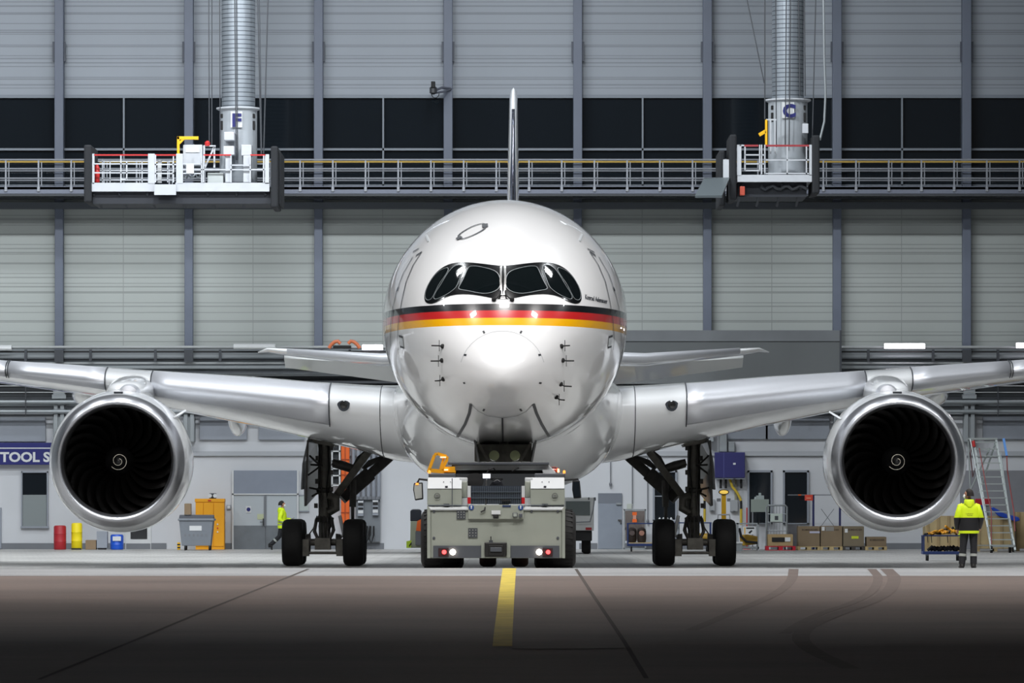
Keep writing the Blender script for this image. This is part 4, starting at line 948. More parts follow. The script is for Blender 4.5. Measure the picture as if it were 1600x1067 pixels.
gb = T('grey_floor_cabinet', 'narrow grey cabinet under the left engine beside the blue barrel', 'cabinet', tuple(at_floor(159.5, Y)))
obj('cabinet_body', MB().bx(xx(151, Y), xx(167.5, Y), Y, Y+.5, fz(Y)+.06, ctop(830, Y)), G1, gb, bev=.01); obj('cabinet_foot', MB().bx(xx(153, Y), xx(165, Y), Y+.03, Y+.45, fz(Y), fz(Y)+.07), blk, gb)
# yellow locker with beacon
Y = 193.8
yl_ = T('yellow_locker', 'tall yellow safety locker beside the grey wheeled bin', 'locker', tuple(at_floor(328, Y)))
ym = mat('safety_yellow', (226, 156, 10), .5); z0 = fz(Y)
obj('locker_body', MB().bx(xx(305.5, Y), xx(350.5, Y), Y, Y+.6, z0, ctop(784.5, Y)), ym, yl_, bev=.01)
obj('locker_top', MB().bx(xx(304.5, Y), xx(351, Y), Y-.03, Y+.62, ctop(784.5, Y), ctop(779, Y)), ym, yl_, bev=.01)
for x0, x1 in ((306, 317.4), (318.2, 333.4), (334.2, 350)): obj('locker_door', MB().bx(xx(x0, Y), xx(x1, Y), Y-.03, Y, z0+.12, ctop(785.5, Y)), ym, yl_, bev=.006)
for q in (819, 825, 831): obj('door_knob', MB().lathe([(-.03, .03), (0, .03)], (xx(340, Y), Y-.03, ctop(q, Y)), 'y', 10, 0, True), wht if q != 825 else red, yl_)
obj('locker_plate', MB().bx(xx(325, Y), xx(330, Y), Y-.05, Y-.03, ctop(783, Y), ctop(781, Y)), red, yl_)
lb = T('emergency_lamp', 'small twin emergency lamp standing on top of the yellow locker', 'lamp', (xx(331, Y), Y+.2, ctop(779, Y)))
obj('lamp_body', MB().bx(xx(326.5, Y), xx(337.5, Y), Y+.1, Y+.3, ctop(779, Y), ctop(770.5, Y)), pg[1], lb, bev=.02)
for x in (328, 336): obj('lamp_head', MB().lathe([(-.08, .075), (0, .06)], (xx(x, Y), Y+.08, ctop(774.5, Y)), 'y', 14, 0, True), wht, lb, smooth=True)
# wheeled bin
Y = 190.5; z0 = fz(Y); bn = T('wheeled_bin', 'large grey four-wheeled waste container in front of the yellow locker', 'bin', tuple(at_floor(306, Y+.5)))
bm = mat('bin_grey_plastic', (118, 124, 132), .5, var=.05)
x0, x1 = xx(279.5, Y), xx(333, Y); zb, zt = z0+.17, ctop(811, Y)
obj('bin_body', MB().add([(x0+.1, Y+.08, zb), (x1-.1, Y+.08, zb), (x1-.1, Y+.95, zb), (x0+.1, Y+.95, zb), (x0, Y, zt), (x1, Y, zt), (x1, Y+1.05, zt), (x0, Y+1.05, zt)], [(3, 2, 1, 0), (4, 5, 6, 7), (0, 1, 5, 4), (1, 2, 6, 5), (2, 3, 7, 6), (3, 0, 4, 7)]), bm, bn, bev=.02)
obj('bin_rim', MB().bx(x0-.04, x1+.04, Y-.04, Y+1.1, zt-.06, zt+.02), bm, bn, bev=.02)
obj('bin_lid', MB().rings([[Vector((x, Y+.05+1.0*k/8, zt+.02+.14*sin(pi*k/8))) for k in range(9)] for x in (x0, x1)], 0, True), mat('bin_lid_grey', (84, 88, 96), .5), bn)
obj('bin_label', MB().pb(296, 315, 818.5, 829, Y+.02, .02), wht, bn)
for i in range(6): obj('bin_rib', MB().pb(288+i*6.5, 291+i*6.5, 834, 838, Y+.045, .03), G2, bn)
for x in (289, 327): 
    for yy in (Y+.15, Y+.85): obj('bin_wheel', MB().lathe([(-.03, .05), (-.03, .1), (.03, .1), (.03, .05)], (xx(x, Y), yy, z0+.1), 'x', 16, 0, True), blk, bn, smooth=True)
carton(288, 298.5, 787, Y+.3, .35, 'cardboard box standing on the grey wheeled container', z0=zt+.165)
hp = T('hazard_post', 'short black and yellow striped post left of the grey container', 'post', tuple(at_floor(279, 192.8)))
Yh = 192.8
for k in range(5): obj('post_band', MB().bx(xx(277, Yh), xx(281.5, Yh), Yh, Yh+.1, fz(Yh)+.055*k, fz(Yh)+.055*(k+1)), blk if k % 2 else yel, hp)
# beige walkie machine behind the tug
Y = 182.0; z0 = fz(Y); wm = T('floor_machine', 'beige and orange floor machine with black top left of the tug', 'machine', tuple(at_floor(650, Y+.6)))
bgm = mat('beige_green_body', (150, 156, 136), .5)
obj('machine_body', MB().pprism([(641.5, 814), (657, 814), (662, 856), (640, 856), (641, 840)], Y, 1.2), bgm, wm, bev=.02)
obj('machine_hood', MB().pprism([(641, 798), (644, 795.5), (655, 795.5), (658, 798), (658, 814.5), (641, 814.5)], Y, 1.1), mat('dark_navy_hood', (28, 34, 44), .4), wm, bev=.03)
obj('machine_panel', MB().pprism([(652, 814), (660, 810), (660, 830), (650, 829)], Y-.05, .1), og, wm)
obj('machine_motor', MB().pb(649, 662, 830, 852, Y-.1, .3), mat('motor_grey', (96, 98, 104), .5), wm, bev=.02)
hb = obj('hazard_board', MB().pprism([(635, 845.5), (643, 844), (642, 856), (635, 856)], Y-.2, .05), mat('lime_green', (170, 200, 40), .5), wm)
for k in range(2): obj('hazard_stripe', MB().pprism([(639+3*k, 852-k*3), (643, 846.5+k*2), (643, 849+k*2), (639.5+3*k, 855-k*3)], Y-.21, .02), blk, wm)
# white truck rear, right of tug
Y = 178.0; z0 = fz(Y); wt = T('white_truck', 'white service truck with a rear window parked right of the tug', 'truck', tuple(at_floor(890, Y+2)))
tw = mat('truck_white', (190, 192, 192), .45, var=.03)
obj('truck_body', MB().pb(850, 928, 777, 829, Y, 4), tw, wt, bev=.03)
obj('rear_window', MB().pb(884, 922, 783, 805, Y-.03, .05), mat('truck_window_glass', (96, 104, 104), .15, coat=.5), wt)
obj('truck_bumper', MB().pb(850, 925, 829, 845, Y+.1, 3.7), mat('truck_black_plastic', (20, 21, 23), .6), wt, bev=.02)
obj('tail_light', MB().pb(915, 924.5, 824, 828, Y-.03, .05), mat('tail_light_red', (150, 40, 44), .3), wt)
obj('grab_rail', MB().tube([W(929, 779, Y-.1), W(927, 795, Y-.1), W(922, 815, Y-.1), W(900, 816, Y-.1)], .02, 6), G2, wt); obj('roof_fitting', MB().pb(919, 921, 777, 781, Y-.06, .06).pb(928, 931, 777, 782, Y-.06, .1), pg[1], wt)
for x in (862, 917): 
    for yy in (Y+.7, Y+3.1): obj('truck_wheel', MB().lathe([(-.14, .2), (-.14, .36), (-.08, .4), (.08, .4), (.14, .36), (.14, .2)], (xx(x, Y), yy, z0+.4), 'x', 28, 0, True), tyre, wt, smooth=True)
# mesh cage and blue trolley
Y = 193.4; z0 = fz(Y); mc = T('mesh_cage', 'grey mesh cage with an orange sign behind the blue trolley, right of the grey door', 'cage', tuple(at_floor(992, Y+.3)))
obj('cage_frame', MB().pb(974.5, 976.5, 795.5, 857.5, Y, .08).pb(1007.5, 1009.5, 795.5, 857.5, Y, .08).pb(974.5, 1009.5, 795.5, 797.5, Y, .08).bx(xx(974.5, Y), xx(1009.5, Y), Y, Y+.7, z0, z0+.06), steel, mc)
mesh = MB()
for k in range(9): mesh.obb(W(977+k*4, 798, Y+.05), W(975+max(0, k*4-16)+2, 828, Y+.05), .018, .018); mesh.obb(W(975+k*4, 798, Y+.06), W(979+min(28, k*4+12), 828, Y+.06), .018, .018)
mesh.pb(977, 1007, 798, 845, Y+.5, .03); obj('cage_mesh', mesh, mat('cage_mesh_grey', (112, 104, 100), .5), mc)
for q in (800, 811): obj('orange_sign', MB().pb(988, 995, q, q+5, Y-.02, .03), og, mc)
obj('orange_sign_field', MB().pb(989, 994, 805, 811, Y-.015, .02), mat('peach_sign', (196, 140, 120), .6), mc)
Y = 186.0; z0 = fz(Y)
def btrolley(p0, p1, q, Y, dep, label, nm='blue_trolley'):
    z0 = fz(Y); x0, x1 = xx(p0, Y), xx(p1, Y); zt = ctop(q, Y); bl_ = mat('trolley_blue', (38, 58, 110), .45)
    t = T(nm, label, 'trolley', ((x0+x1)/2, Y+dep/2, z0))
    obj('trolley_deck', MB().bx(x0, x1, Y, Y+dep, z0+.2, z0+.29), bl_, t, bev=.01)
    for a in (x0+.03, x1-.03):
        for b in (Y+.03, Y+dep-.03): obj('trolley_post', MB().bx(a-.022, a+.022, b-.022, b+.022, z0+.29, zt), bl_, t)
    for b in (Y+.03, Y+dep-.03): obj('trolley_rail', MB().bx(x0, x1, b-.02, b+.02, zt-.04, zt), bl_, t)
    for a in (x0+.16, x1-.16):
        for b in (Y+.12, Y+dep-.12):
            obj('caster_fork', MB().bx(a-.03, a+.03, b-.03, b+.03, z0+.12, z0+.2), steel, t); obj('caster', MB().lathe([(-.025, .03), (-.025, .085), (.025, .085), (.025, .03)], (a, b, z0+.085), 'x', 16, 0, True), blk, t, smooth=True)
    return t
t = btrolley(980, 1030, 817, Y, .8, 'blue trolley carrying two brown sacks right of the grey door')
obj('trolley_board', MB().bx(xx(981, Y), xx(1029, Y), Y+.02, Y+.78, fz(Y)+.29, fz(Y)+.33), mat('plywood', (186, 166, 128), .7, var=.08), t)
for i, x in enumerate((988, 1003)):
    c = Vector((xx(x, Y), Y+.4, fz(Y)+.33)); s_ = T('brown_sack', ('left dark brown sack on the blue trolley', 'right brown sack with a pinkish patch on the blue trolley')[i], 'sack', tuple(c))
    obj('sack_body', MB().lathe([(0, .1), (.02, .15), (.15, .17), (.4, .165), (.5, .13), (.54, .05)], c, 'z', 18, 0, True), mat('dark_brown_sack', (48, 38, 34), .7), s_, smooth=True)
    obj('sack_patch', MB().lathe([(-.02, .09), (0, .1)], (c.x, Y+.235, c.z+.34), 'y', 14, 0, True), mat('pinkish_patch', (168, 124, 108), .6) if i else mat('grey_brown_patch', (104, 92, 90), .6), s_)
t = btrolley(1040, 1112, 816, Y+.6, .8, 'long blue trolley behind the right landing gear wheels')
obj('trolley_goods', MB().pb(1050, 1062, 812, 856, Y+.8, .3), mat('pale_bag', (150, 156, 164), .6), t, bev=.05); obj('yellow_pump', MB().lathe([(-.3, .1), (-.25, .16), (.25, .16), (.3, .1)], (xx(1098, Y), Y+.8, fz(Y)+.5), 'x', 16, 0, True), mat('dull_yellow', (176, 140, 44), .5), t, smooth=True)
for k in range(4): obj('small_bottle', MB().lathe([(0, .05), (.12, .05), (.18, .02)], (xx(1032+k*6, Y), Y+1.0, ctop(816, Y+.6)), 'z', 10, 0, True), wht, t, smooth=True)
# yellow post with oval lamp
Y = 184.0; yp = T('beacon_post', 'yellow post with an oval amber lamp above the right landing gear wheel', 'post', tuple(at_floor(1131, Y)))
obj('post_pole', MB().bx(xx(1127.5, Y), xx(1134.5, Y), Y, Y+.16, fz(Y)+.05, ctop(772, Y)), yel, yp, bev=.01)
p = W(1131, 768.8, Y); el = [Vector((p.x+8.3*Y/FX*cos(a), 0, p.z+4.2*Y/FX*sin(a))) for a in [2*pi*k/28 for k in range(28)]]
obj('lamp_rim', MB().prism([(v.x, v.z) for v in el], Y-.04, Y+.1), blk, yp); obj('lamp_lens', MB().prism([(p.x+(v.x-p.x)*.82, p.z+(v.z-p.z)*.7) for v in el], Y-.06, Y-.03), mat('amber_lens', (240, 200, 90), .4, emit=.5), yp)
obj('post_handle', MB().tube([W(1121, 816, Y-.05), W(1122, 804, Y-.05), W(1140, 804, Y-.05), W(1141, 816, Y-.05)], .03, 6), rail_w, yp); obj('post_base', MB().bx(xx(1118, Y), xx(1144, Y), Y-.3, Y+.5, fz(Y), fz(Y)+.06), yel, yp)
# yellow machine cage and sign
def cage_box(p0, p1, q, Y, dep, label, col, nm):
    z0 = fz(Y); x0, x1 = xx(p0, Y), xx(p1, Y); zt = ctop(q, Y); t = T(nm, label, 'cage', ((x0+x1)/2, Y+dep/2, z0)); f = MB()
    for a in (x0, x1-.05):
        for b in (Y, Y+dep-.05): f.bx(a, a+.05, b, b+.05, z0, zt)
    for b in (Y, Y+dep-.05): f.bx(x0, x1, b, b+.05, zt-.05, zt); f.bx(x0, x1, b, b+.05, z0+.08, z0+.14)
    f.bx(x0, x1, Y, Y+dep, z0+.06, z0+.09); obj('cage_frame', f, col, t); return t
Y = 190.0; t = cage_box(1152, 1186, 817, Y, .9, 'steel frame with a yellow machine and a white sign left of the roll cage', steel, 'machine_frame')
obj('frame_sign', MB().pb(1161, 1180, 822.5, 835, Y-.03, .03), wht, t); obj('sign_bar', MB().pb(1166, 1178.5, 824, 826.2, Y-.035, .01), blk, t); obj('sign_bar', MB().pb(1163, 1164.5, 824, 834, Y-.035, .01), yel, t); obj('sign_picture', MB().pprism([(1169, 832), (1174, 828), (1176, 829.5), (1171.5, 834)], Y-.035, .01), blk, t)
obj('yellow_motor', MB().pprism([(1156, 838), (1164, 834), (1184, 838), (1184, 850), (1158, 853)], Y+.3, .4), mat('dull_yellow', (176, 140, 44), .5), t, bev=.03); obj('black_hose', MB().tube([W(1155, 825, Y+.2), W(1158, 838, Y+.2), W(1166, 846, Y+.2), W(1184, 848, Y+.2)], .05, 8), blk, t, smooth=True)
ms = T('metal_case', 'low grey metal case on the floor left of the yellow machine frame', 'case', tuple(at_floor(1154, 187.5)))
obj('case_body', MB().bx(xx(1146, 187.5), xx(1160, 187.5), 187.5, 188, fz(187), ctop(849, 187.5)), steel, ms, bev=.01); obj('case_lid', MB().bx(xx(1145.5, 187.5), xx(1160.5, 187.5), 187.47, 188.03, ctop(849, 187.5), ctop(846.5, 187.5)), wht, ms)
# greenish sign box and small machine: the dark window's reflection built as solid parts
Y = 193.6; gs = T('reflected_sign_box', 'pale grey-green box and small machine, a reflection in the dark window built as solid', 'cabinet', tuple(at_floor(1188, Y)))
obj('cabinet_body', MB().pb(1174, 1201.5, 780, 800, Y, .5), mat('grey_green_panel', (132, 142, 136), .5), gs, bev=.01); obj('box_legs', MB().bx(xx(1175, Y), xx(1177, Y), Y, Y+.1, fz(Y), ctop(800, Y)).bx(xx(1199, Y), xx(1201, Y), Y, Y+.1, fz(Y), ctop(800, Y)), G2, gs)
obj('small_machine', MB().pb(1182, 1194, 774, 780, Y+.1, .3).pb(1185.5, 1189.5, 770, 774, Y+.15, .2).lathe([(0, .06), (.1, .04)], (xx(1181, Y), Y+.2, ctop(780, Y)), 'z', 10, 0, True), mat('machine_pale', (150, 160, 160), .4), gs, bev=.01)
# roll cage
Y = 191.2; z0 = fz(Y); rc = T('roll_cage', 'tall silver wire roll cage behind the carton on the red pallet', 'roll cage', tuple(at_floor(1213, Y+.3)))
obj('cage_hoop', MB().tube([W(1197.5, 852, Y), W(1197.5, 792, Y), W(1200, 789.5, Y), W(1227, 789.5, Y), W(1229.5, 792, Y), W(1229.5, 852, Y)], .035, 8), steel, rc, smooth=True)
for x in (1204, 1209, 1213.5, 1218, 1223): obj('cage_wire', MB().tube([W(x, 789.5, Y), W(x, 850, Y)], .014, 5), steel, rc)
for q in (803, 816, 829, 842): obj('cage_bar', MB().tube([W(1197.5, q, Y), W(1229.5, q, Y)], .018, 5), steel, rc)
obj('cage_base', MB().bx(xx(1197, Y), xx(1230, Y), Y, Y+.7, z0+.12, z0+.18), steel, rc)
for x in (1200, 1227): obj('caster', MB().lathe([(-.02, .03), (-.02, .06), (.02, .06), (.02, .03)], (xx(x, Y), Y+.1, z0+.06), 'x', 14, 0, True), blk, rc)
obj('cage_notice', MB().pb(1204, 1222.5, 802.5, 815, Y-.05, .02), mat('pale_green_notice', (178, 190, 184), .6), rc); obj('notice_print', MB().pb(1210.5, 1216, 806, 812.5, Y-.056, .01), pg[1], rc)
# pallets and cartons
wood = mat('pallet_wood', (170, 150, 108), .7, var=.12, vscale=6)
def pallet(p0, p1, Y, dep, label, m=None, nm='wooden_pallet', h=.145):
    z0 = fz(Y); x0, x1 = xx(p0, Y), xx(p1, Y); t = T(nm, label, 'pallet', ((x0+x1)/2, Y+dep/2, z0), 'pallets along the back wall'); m = m or wood
    for i in range(5): b = Y+i*(dep-.12)/4; obj('top_board', MB().bx(x0, x1, b, b+.11, z0+h-.03, z0+h), m, t)
    for i in range(3):
        b = Y+i*(dep-.12)/2; obj('bottom_board', MB().bx(x0, x1, b, b+.11, z0, z0+.02), m, t)
        for j, w_ in enumerate((.11, .16, .11)): a = x0+(x1-x0-w_)*j/2; obj('pallet_block', MB().bx(a, a+w_, b, b+.11, z0+.02, z0+h-.03), m, t)
    return t, z0+h
Y = 190.8
spec = ((1247, 1281, 822.5, 'left of three big brown cartons in a row near the right engine', 'wooden pallet under the leftmost big brown carton', None),
        (1282.5, 1316, 822, 'middle big brown carton with tape and a white slip', 'wooden pallet under the taped middle carton', None),
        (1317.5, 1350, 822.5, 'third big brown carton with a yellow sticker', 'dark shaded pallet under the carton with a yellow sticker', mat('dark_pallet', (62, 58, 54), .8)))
bxm = [mat('carton_brown', (120, 104, 82), .8, var=.05), mat('carton_brown', (120, 104, 82), .8), mat('carton_olive', (112, 102, 84), .8, var=.05)]
prt = mat('faded_box_print', (66, 54, 46), .8)
for i, (a, b, q, l1, l2, pm) in enumerate(spec):
    _, zt = pallet(a-1, b+1, Y, 1.0, l2, pm); t = carton(a, b, q, Y+.02, .9, l1, bxm[i], z0=zt, group='big cartons on pallets')
    Yf = Y+.02
    if i == 0: sized_text(t, 'BOMBARDIER', 1253, 1278, 826.3, 829, Yf-.004, prt, 'box_print', bold=.02); obj('address_label', MB().pb(1265, 1281, 830, 833, Yf-.008, .006), mat('lilac_label', (176, 176, 196), .6), t)
    if i == 1: sized_text(t, 'BOMBARDIER', 1287, 1311, 826.3, 829, Yf-.004, prt, 'box_print', bold=.02); obj('paper_slip', MB().pb(1284, 1288.5, 823, 829, Yf-.01, .008), wht, t); obj('packing_tape', MB().pb(1290, 1303, 822.8, 829.5, Yf-.008, .003), mat('grey_tape', (130, 128, 124), .3), t)
    if i == 2: sized_text(t, 'BOMBARDIER', 1325, 1347, 826, 829, Yf-.004, prt, 'box_print', bold=.02); obj('paper_slip', MB().pb(1320, 1324.5, 826, 832, Yf-.01, .008), wht, t); obj('yellow_sticker', MB().pb(1330.5, 1341.5, 837.5, 841.5, Yf-.01, .008), mat('lime_sticker', (190, 204, 40), .6), t)
_, zt = pallet(1352, 1386, Y, 1.0, 'wooden pallet under the low open carton'); t = carton(1354, 1385, 839, Y+.02, .9, 'low brown carton with open flaps under the right engine', bxm[0], z0=zt)
sized_text(t, 'BOMBARDIER', 1359, 1382, 842, 845, Y+.016, prt, 'box_print', bold=.02)
_, zt = pallet(1197, 1243, Y-.6, 1.0, 'bright red plastic pallet under the long carton with a black window', mat('red_plastic', (184, 26, 48), .45), 'plastic_pallet', .16)
t = carton(1200, 1239, 835, Y-.58, .8, 'long light brown carton with a dark opening on the red pallet', mat('light_carton', (160, 138, 100), .8, var=.05), z0=zt)
obj('dark_opening', MB().pb(1206, 1226, 839.5, 846.5, Y-.6, .02), blk, t); obj('paper_slip', MB().pb(1226.5, 1235, 839.5, 846, Y-.605, .02), wht, t)
gt = carton(1232, 1247, 820, Y+1.2, .9, 'grey sheet-metal box behind the left big carton', mat('grey_brown_sheet', (98, 98, 102), .6), nm if False else 'metal_box')
# shelf frame with red sign
Y = 193.0; sf = T('shelf_frame', 'navy blue upright frame with an orange-red sign behind the big cartons', 'rack', tuple(at_floor(1292, Y)))
nv = mat('navy_upright', (28, 34, 84), .5)
for x in (1271, 1312.5): obj('upright', MB().bx(xx(x-1.6, Y), xx(x+1.6, Y), Y, Y+.1, fz(Y), ctop(773, Y) if x < 1300 else ctop(775, Y)), nv, sf)
obj('cross_beam', MB().pb(1231, 1320, 772.5, 774, Y, .06), G2, sf); obj('shelf_sign', MB().pb(1257.5, 1270, 773, 782, Y-.05, .03), mat('red_orange_sign', (206, 70, 52), .5), sf); obj('sign_arrow', MB().pb(1260, 1267, 777.5, 779, Y-.06, .01), mat('pale_orange', (230, 150, 120), .5), sf)
obj('beam_stripe', MB().pb(1247, 1252, 772.4, 774.1, Y-.01, .02), og, sf)
for a, b in (((1283, 795), (1303, 822)), ((1303, 795), (1283, 822))): obj('cross_brace', MB().tube([W(*a, Y+.05), W(*b, Y+.05)], .012, 5), G2, sf)
rp = T('red_stanchion', 'thin red pole standing left of the first dark window', 'pole', tuple(at_floor(1167, 194)))
obj('pole', MB().tube([at_floor(1167, 194), W(1167, 793, 194)], .025, 6), red, rp); obj('pole_base', MB().lathe([(0, .15), (.03, .14)], at_floor(1167, 194), 'z', 16, 0, True), red, rp)
# crates, tarp
Y = 186.5; ply = mat('crate_plywood', (164, 146, 108), .7, var=.1, vscale=2)
def crate(p0, p1, q, Y, dep, label):
    z0 = fz(Y); x0, x1 = xx(p0, Y), xx(p1, Y); zt = ctop(q, Y); t = T('wooden_crate', label, 'crate', ((x0+x1)/2, Y+dep/2, z0), 'plywood crates at the right')
    obj('crate_side', MB().bx(x0, x1, Y, Y+dep, z0+.1, zt), ply, t, bev=.01)
    for i in range(4): xq = x0+.03+(x1-x0-.16)*i/3; obj('crate_batten', MB().bx(xq, xq+.1, Y-.03, Y, z0+.1, zt), mat('crate_batten_wood', (148, 128, 92), .7, var=.1, vscale=4), t)
    for i in range(3): xq = x0+(x1-x0-.12)*i/2; obj('crate_skid', MB().bx(xq, xq+.12, Y, Y+dep, z0, z0+.1), ply, t)
    return t
crate(1446, 1502, 806, Y, 1.2, 'plywood crate behind the small blue trolley'); crate(1526, 1586, 806, Y, 1.2, 'long plywood crate behind the rolling ladder'); crate(1588, 1640, 800, Y+.8, 1.0, 'darker plywood crate at the right edge of the photo')
bt = T('blue_sheet', 'crumpled blue plastic sheet lying on the crate behind the ladder', 'sheet', (xx(1565, Y), Y+.3, ctop(806, Y)))
bp = mat('blue_plastic', (24, 66, 170), .35); obj('sheet_fold', MB().pprism([(1548, 794), (1552, 792), (1570, 802), (1592, 808), (1594, 813), (1588, 815), (1560, 806)], Y-.2, .16), bp, bt, bev=.03); obj('sheet_end', MB().pb(1527, 1536, 789, 797, Y-.1, .5), bp, bt, bev=.04)
rb = T('red_case', 'red case on top of the crate behind the ladder', 'case', (xx(1538, Y), Y+.6, ctop(806, Y)))
obj('case_body', MB().pb(1524, 1548, 779, 790, Y+.55, .4), mat('dark_red_case', (150, 24, 40), .4), rb, bev=.03); obj('case_stand', MB().pb(1528, 1545, 790, 806, Y+.6, .3), G2, rb)
# rolling ladder
Y = 182.0; z0 = fz(Y); ld = T('rolling_ladder', 'tall aluminium rolling ladder with many steps at the right edge', 'ladder', tuple(at_floor(1556, Y)))
al = mat('ladder_aluminium', (176, 184, 184), .35, metal=.6); yb = Y-.6; yt = Y+1.8
L0, L1 = (1549, 860), (1521, 686); R0, R1 = (1586, 860), (1556, 686)
def lp(a, b, u): return (a[0]+(b[0]-a[0])*u, a[1]+(b[1]-a[1])*u)
for (a, b) in ((L0, L1), (R0, R1)):
    obj('stile', MB().obb(W(*a, yb), W(*b, yt), .07, .12), al, ld); obj('hand_rail', MB().tube([W(a[0]-6, a[1]-36, yb-.02), W(b[0]-5+(0 if a[0] < 1560 else 12), b[1]+(0 if a[0] < 1560 else 20), yt-.3)], .025, 6), al, ld)
for i in range(16):
    u = (i+.6)/16; a = W(*lp(L0, L1, u), yb+(yt-yb)*u); b = W(*lp(R0, R1, u), yb+(yt-yb)*u); obj('ladder_step', MB().bx(a.x, b.x, a.y-.1, a.y+.12, a.z-.03, a.z+.01), al, ld)
obj('top_platform', MB().bx(W(1513, 686, yt).x, W(1558, 686, yt).x, yt-.1, yt+.8, W(0, 686, yt).z-.02, W(0, 684, yt).z), al, ld)
for a, b, ya, ybb in (((1513, 688), (1520, 857), yt+.7, yt+.9), ((1557, 690), (1583, 857), yt+.7, yt+.9), ((1556, 690), (1530, 770), yt, yt+.7), ((1547, 700), (1514, 770), yt, yt+.6)): obj('rear_strut', MB().tube([W(*a, ya), W(*b, ybb)], .03, 6), al, ld)
obj('side_gate', MB().tube([W(1522, 687, yt-.1), W(1516, 708, yt-.2), W(1520, 745, yt-.1), W(1527, 720, yt), W(1524, 700, yt)], .025, 6), mat('gate_dark', (88, 60, 62), .5), ld)
obj('red_grip', MB().tube([W(1520.5, 689, yt-.2), W(1522, 698, yt-.25)], .06, 8), red, ld)
obj('blue_guard', MB().obb(W(1568, 685, yt-.2), W(1573, 712, yt-.3), .08, .08), mat('light_blue_plastic', (96, 150, 220), .4), ld)
obj('red_rail', MB().tube([W(1573, 712, yt-.3), W(1574, 735, yt-.4), W(1584, 798, yb+.5), W(1586, 830, yb)], .022, 6), mat('red_brown', (140, 66, 66), .5), ld)
obj('red_rail', MB().tube([W(1530, 700, yt-.3), W(1541, 760, yb+1), W(1549, 800, yb+.4), W(1549, 850, yb)], .018, 6), mat('red_brown', (140, 66, 66), .5), ld)
obj('base_frame', MB().obb(W(1549, 852, yb), W(1586, 852, yb), .05, .05).obb(W(1525, 852, yt+.8), W(1549, 852, yb), .05, .05), al, ld)
for x, yy in ((1549, yb+.1), (1578, yb+.3), (1522, yt+.9), (1583, yt+.9)): obj('ladder_wheel', MB().lathe([(-.04, .05), (-.04, .15), (.04, .15), (.04, .05)], (xx(x, yy), yy, fz(yy)+.15), 'x', 20, 0, True), blk, ld, smooth=True)
# tool trolley with yellow straps
Y = 158.0; t = btrolley(1442, 1506, 836, Y, .7, 'small blue two-deck trolley beside the person in the dark-hemmed jacket', 'tool_trolley')
zt = ctop(836, Y); obj('upper_deck', MB().bx(xx(1442, Y), xx(1506, Y), Y, Y+.7, zt-.03, zt), mat('trolley_blue', (38, 58, 110), .45), t)
ys = T('strap_bundle', 'bundle of yellow and black straps on the upper deck of the small trolley', 'straps', (xx(1468, Y), Y+.3, zt)); random.seed(8)
for k in range(16):
    x = 1446+k*3; pts = [W(x+random.uniform(-2, 2), 834.6-abs(random.gauss(0, 1.6))*min(3, k*.6), Y+.1+random.random()*.5) for _ in range(3)]
    obj('strap', MB().tube([pts[0], pts[1]+Vector((.1, .03, .02)), pts[2]+Vector((.22, 0, 0))], .035, 6), mat('strap_yellow', (214, 150, 24), .6) if k % 4 else blk, ys, smooth=True)
bb = T('black_straps', 'heap of black straps on the lower deck of the small trolley', 'straps', (xx(1470, Y), Y+.3, fz(Y)+.29))
for k in range(9):
    a = at_floor(1450+k*5, Y+.2)+Vector((0, random.random()*.3, .33)); obj('strap', MB().tube([a, a+Vector((.12, .05, .05+.04*random.random())), a+Vector((.26, .02, .01))], [.05, .07, .04], 6), blk, bb, smooth=True)
for x in (1449, 1455, 1480): obj('loose_strap', MB().tube([W(x, 836, Y-.02), W(x+1, 848, Y-.03)], .012, 5), blk, t)

# ================================================================ TUG
Y = 115.5; tug = T('aircraft_tug', 'grey pushback tug with glowing red and white lights under the nose', 'tug', (xx(775, Y), Y+3, fz(Y+3)))
tg = mat('tug_grey_enamel', (140, 145, 136), .45, var=.05, vscale=1.5); tw_ = mat('tug_white_and_lit_tops', (184, 188, 190), .4, var=.02); tdk = mat('tug_dark_plate', (70, 74, 80), .5)  # whiter enamel for white parts and for light painted on slanted tops
obj('rear_body', MB().pprism([(672, 795), (879, 795), (879, 872), (672, 872)], Y, 1.0), tg, tug, bev=.03)
obj('body_core', MB().pb(727, 826, 800, 872, Y+1.0, 5.5), tdk, tug)
obj('side_plate', MB().pprism([(667.5, 790), (672.5, 795), (672.5, 872), (667.5, 872)], Y-.04, .5), tg, tug); obj('side_plate', MB().pprism([(883, 790), (878.5, 795), (878.5, 872), (883, 872)], Y-.04, .5), tg, tug)
a0, a1 = W(667.5, 795, Y-.03), W(732, 789.5, Y+.3)
for p0, p1 in ((667.5, 732), (818, 881.5)):
    a = W(p0, 795, Y-.04); b = W(p1, 789.5, Y); obj('body_ledge', MB().add([(a.x, Y-.04, a.z), (b.x, Y-.04, a.z), (b.x, Y+.4, b.z), (a.x, Y+.4, b.z)], [(0, 1, 2, 3)]), tw_, tug, solid=.03)  # slanted ledge coloured whiter than the body to show it lit
obj('upper_rear_panel', MB().pb(731.5, 818, 788.5, 811, Y-.06, .5), tg, tug, bev=.01)
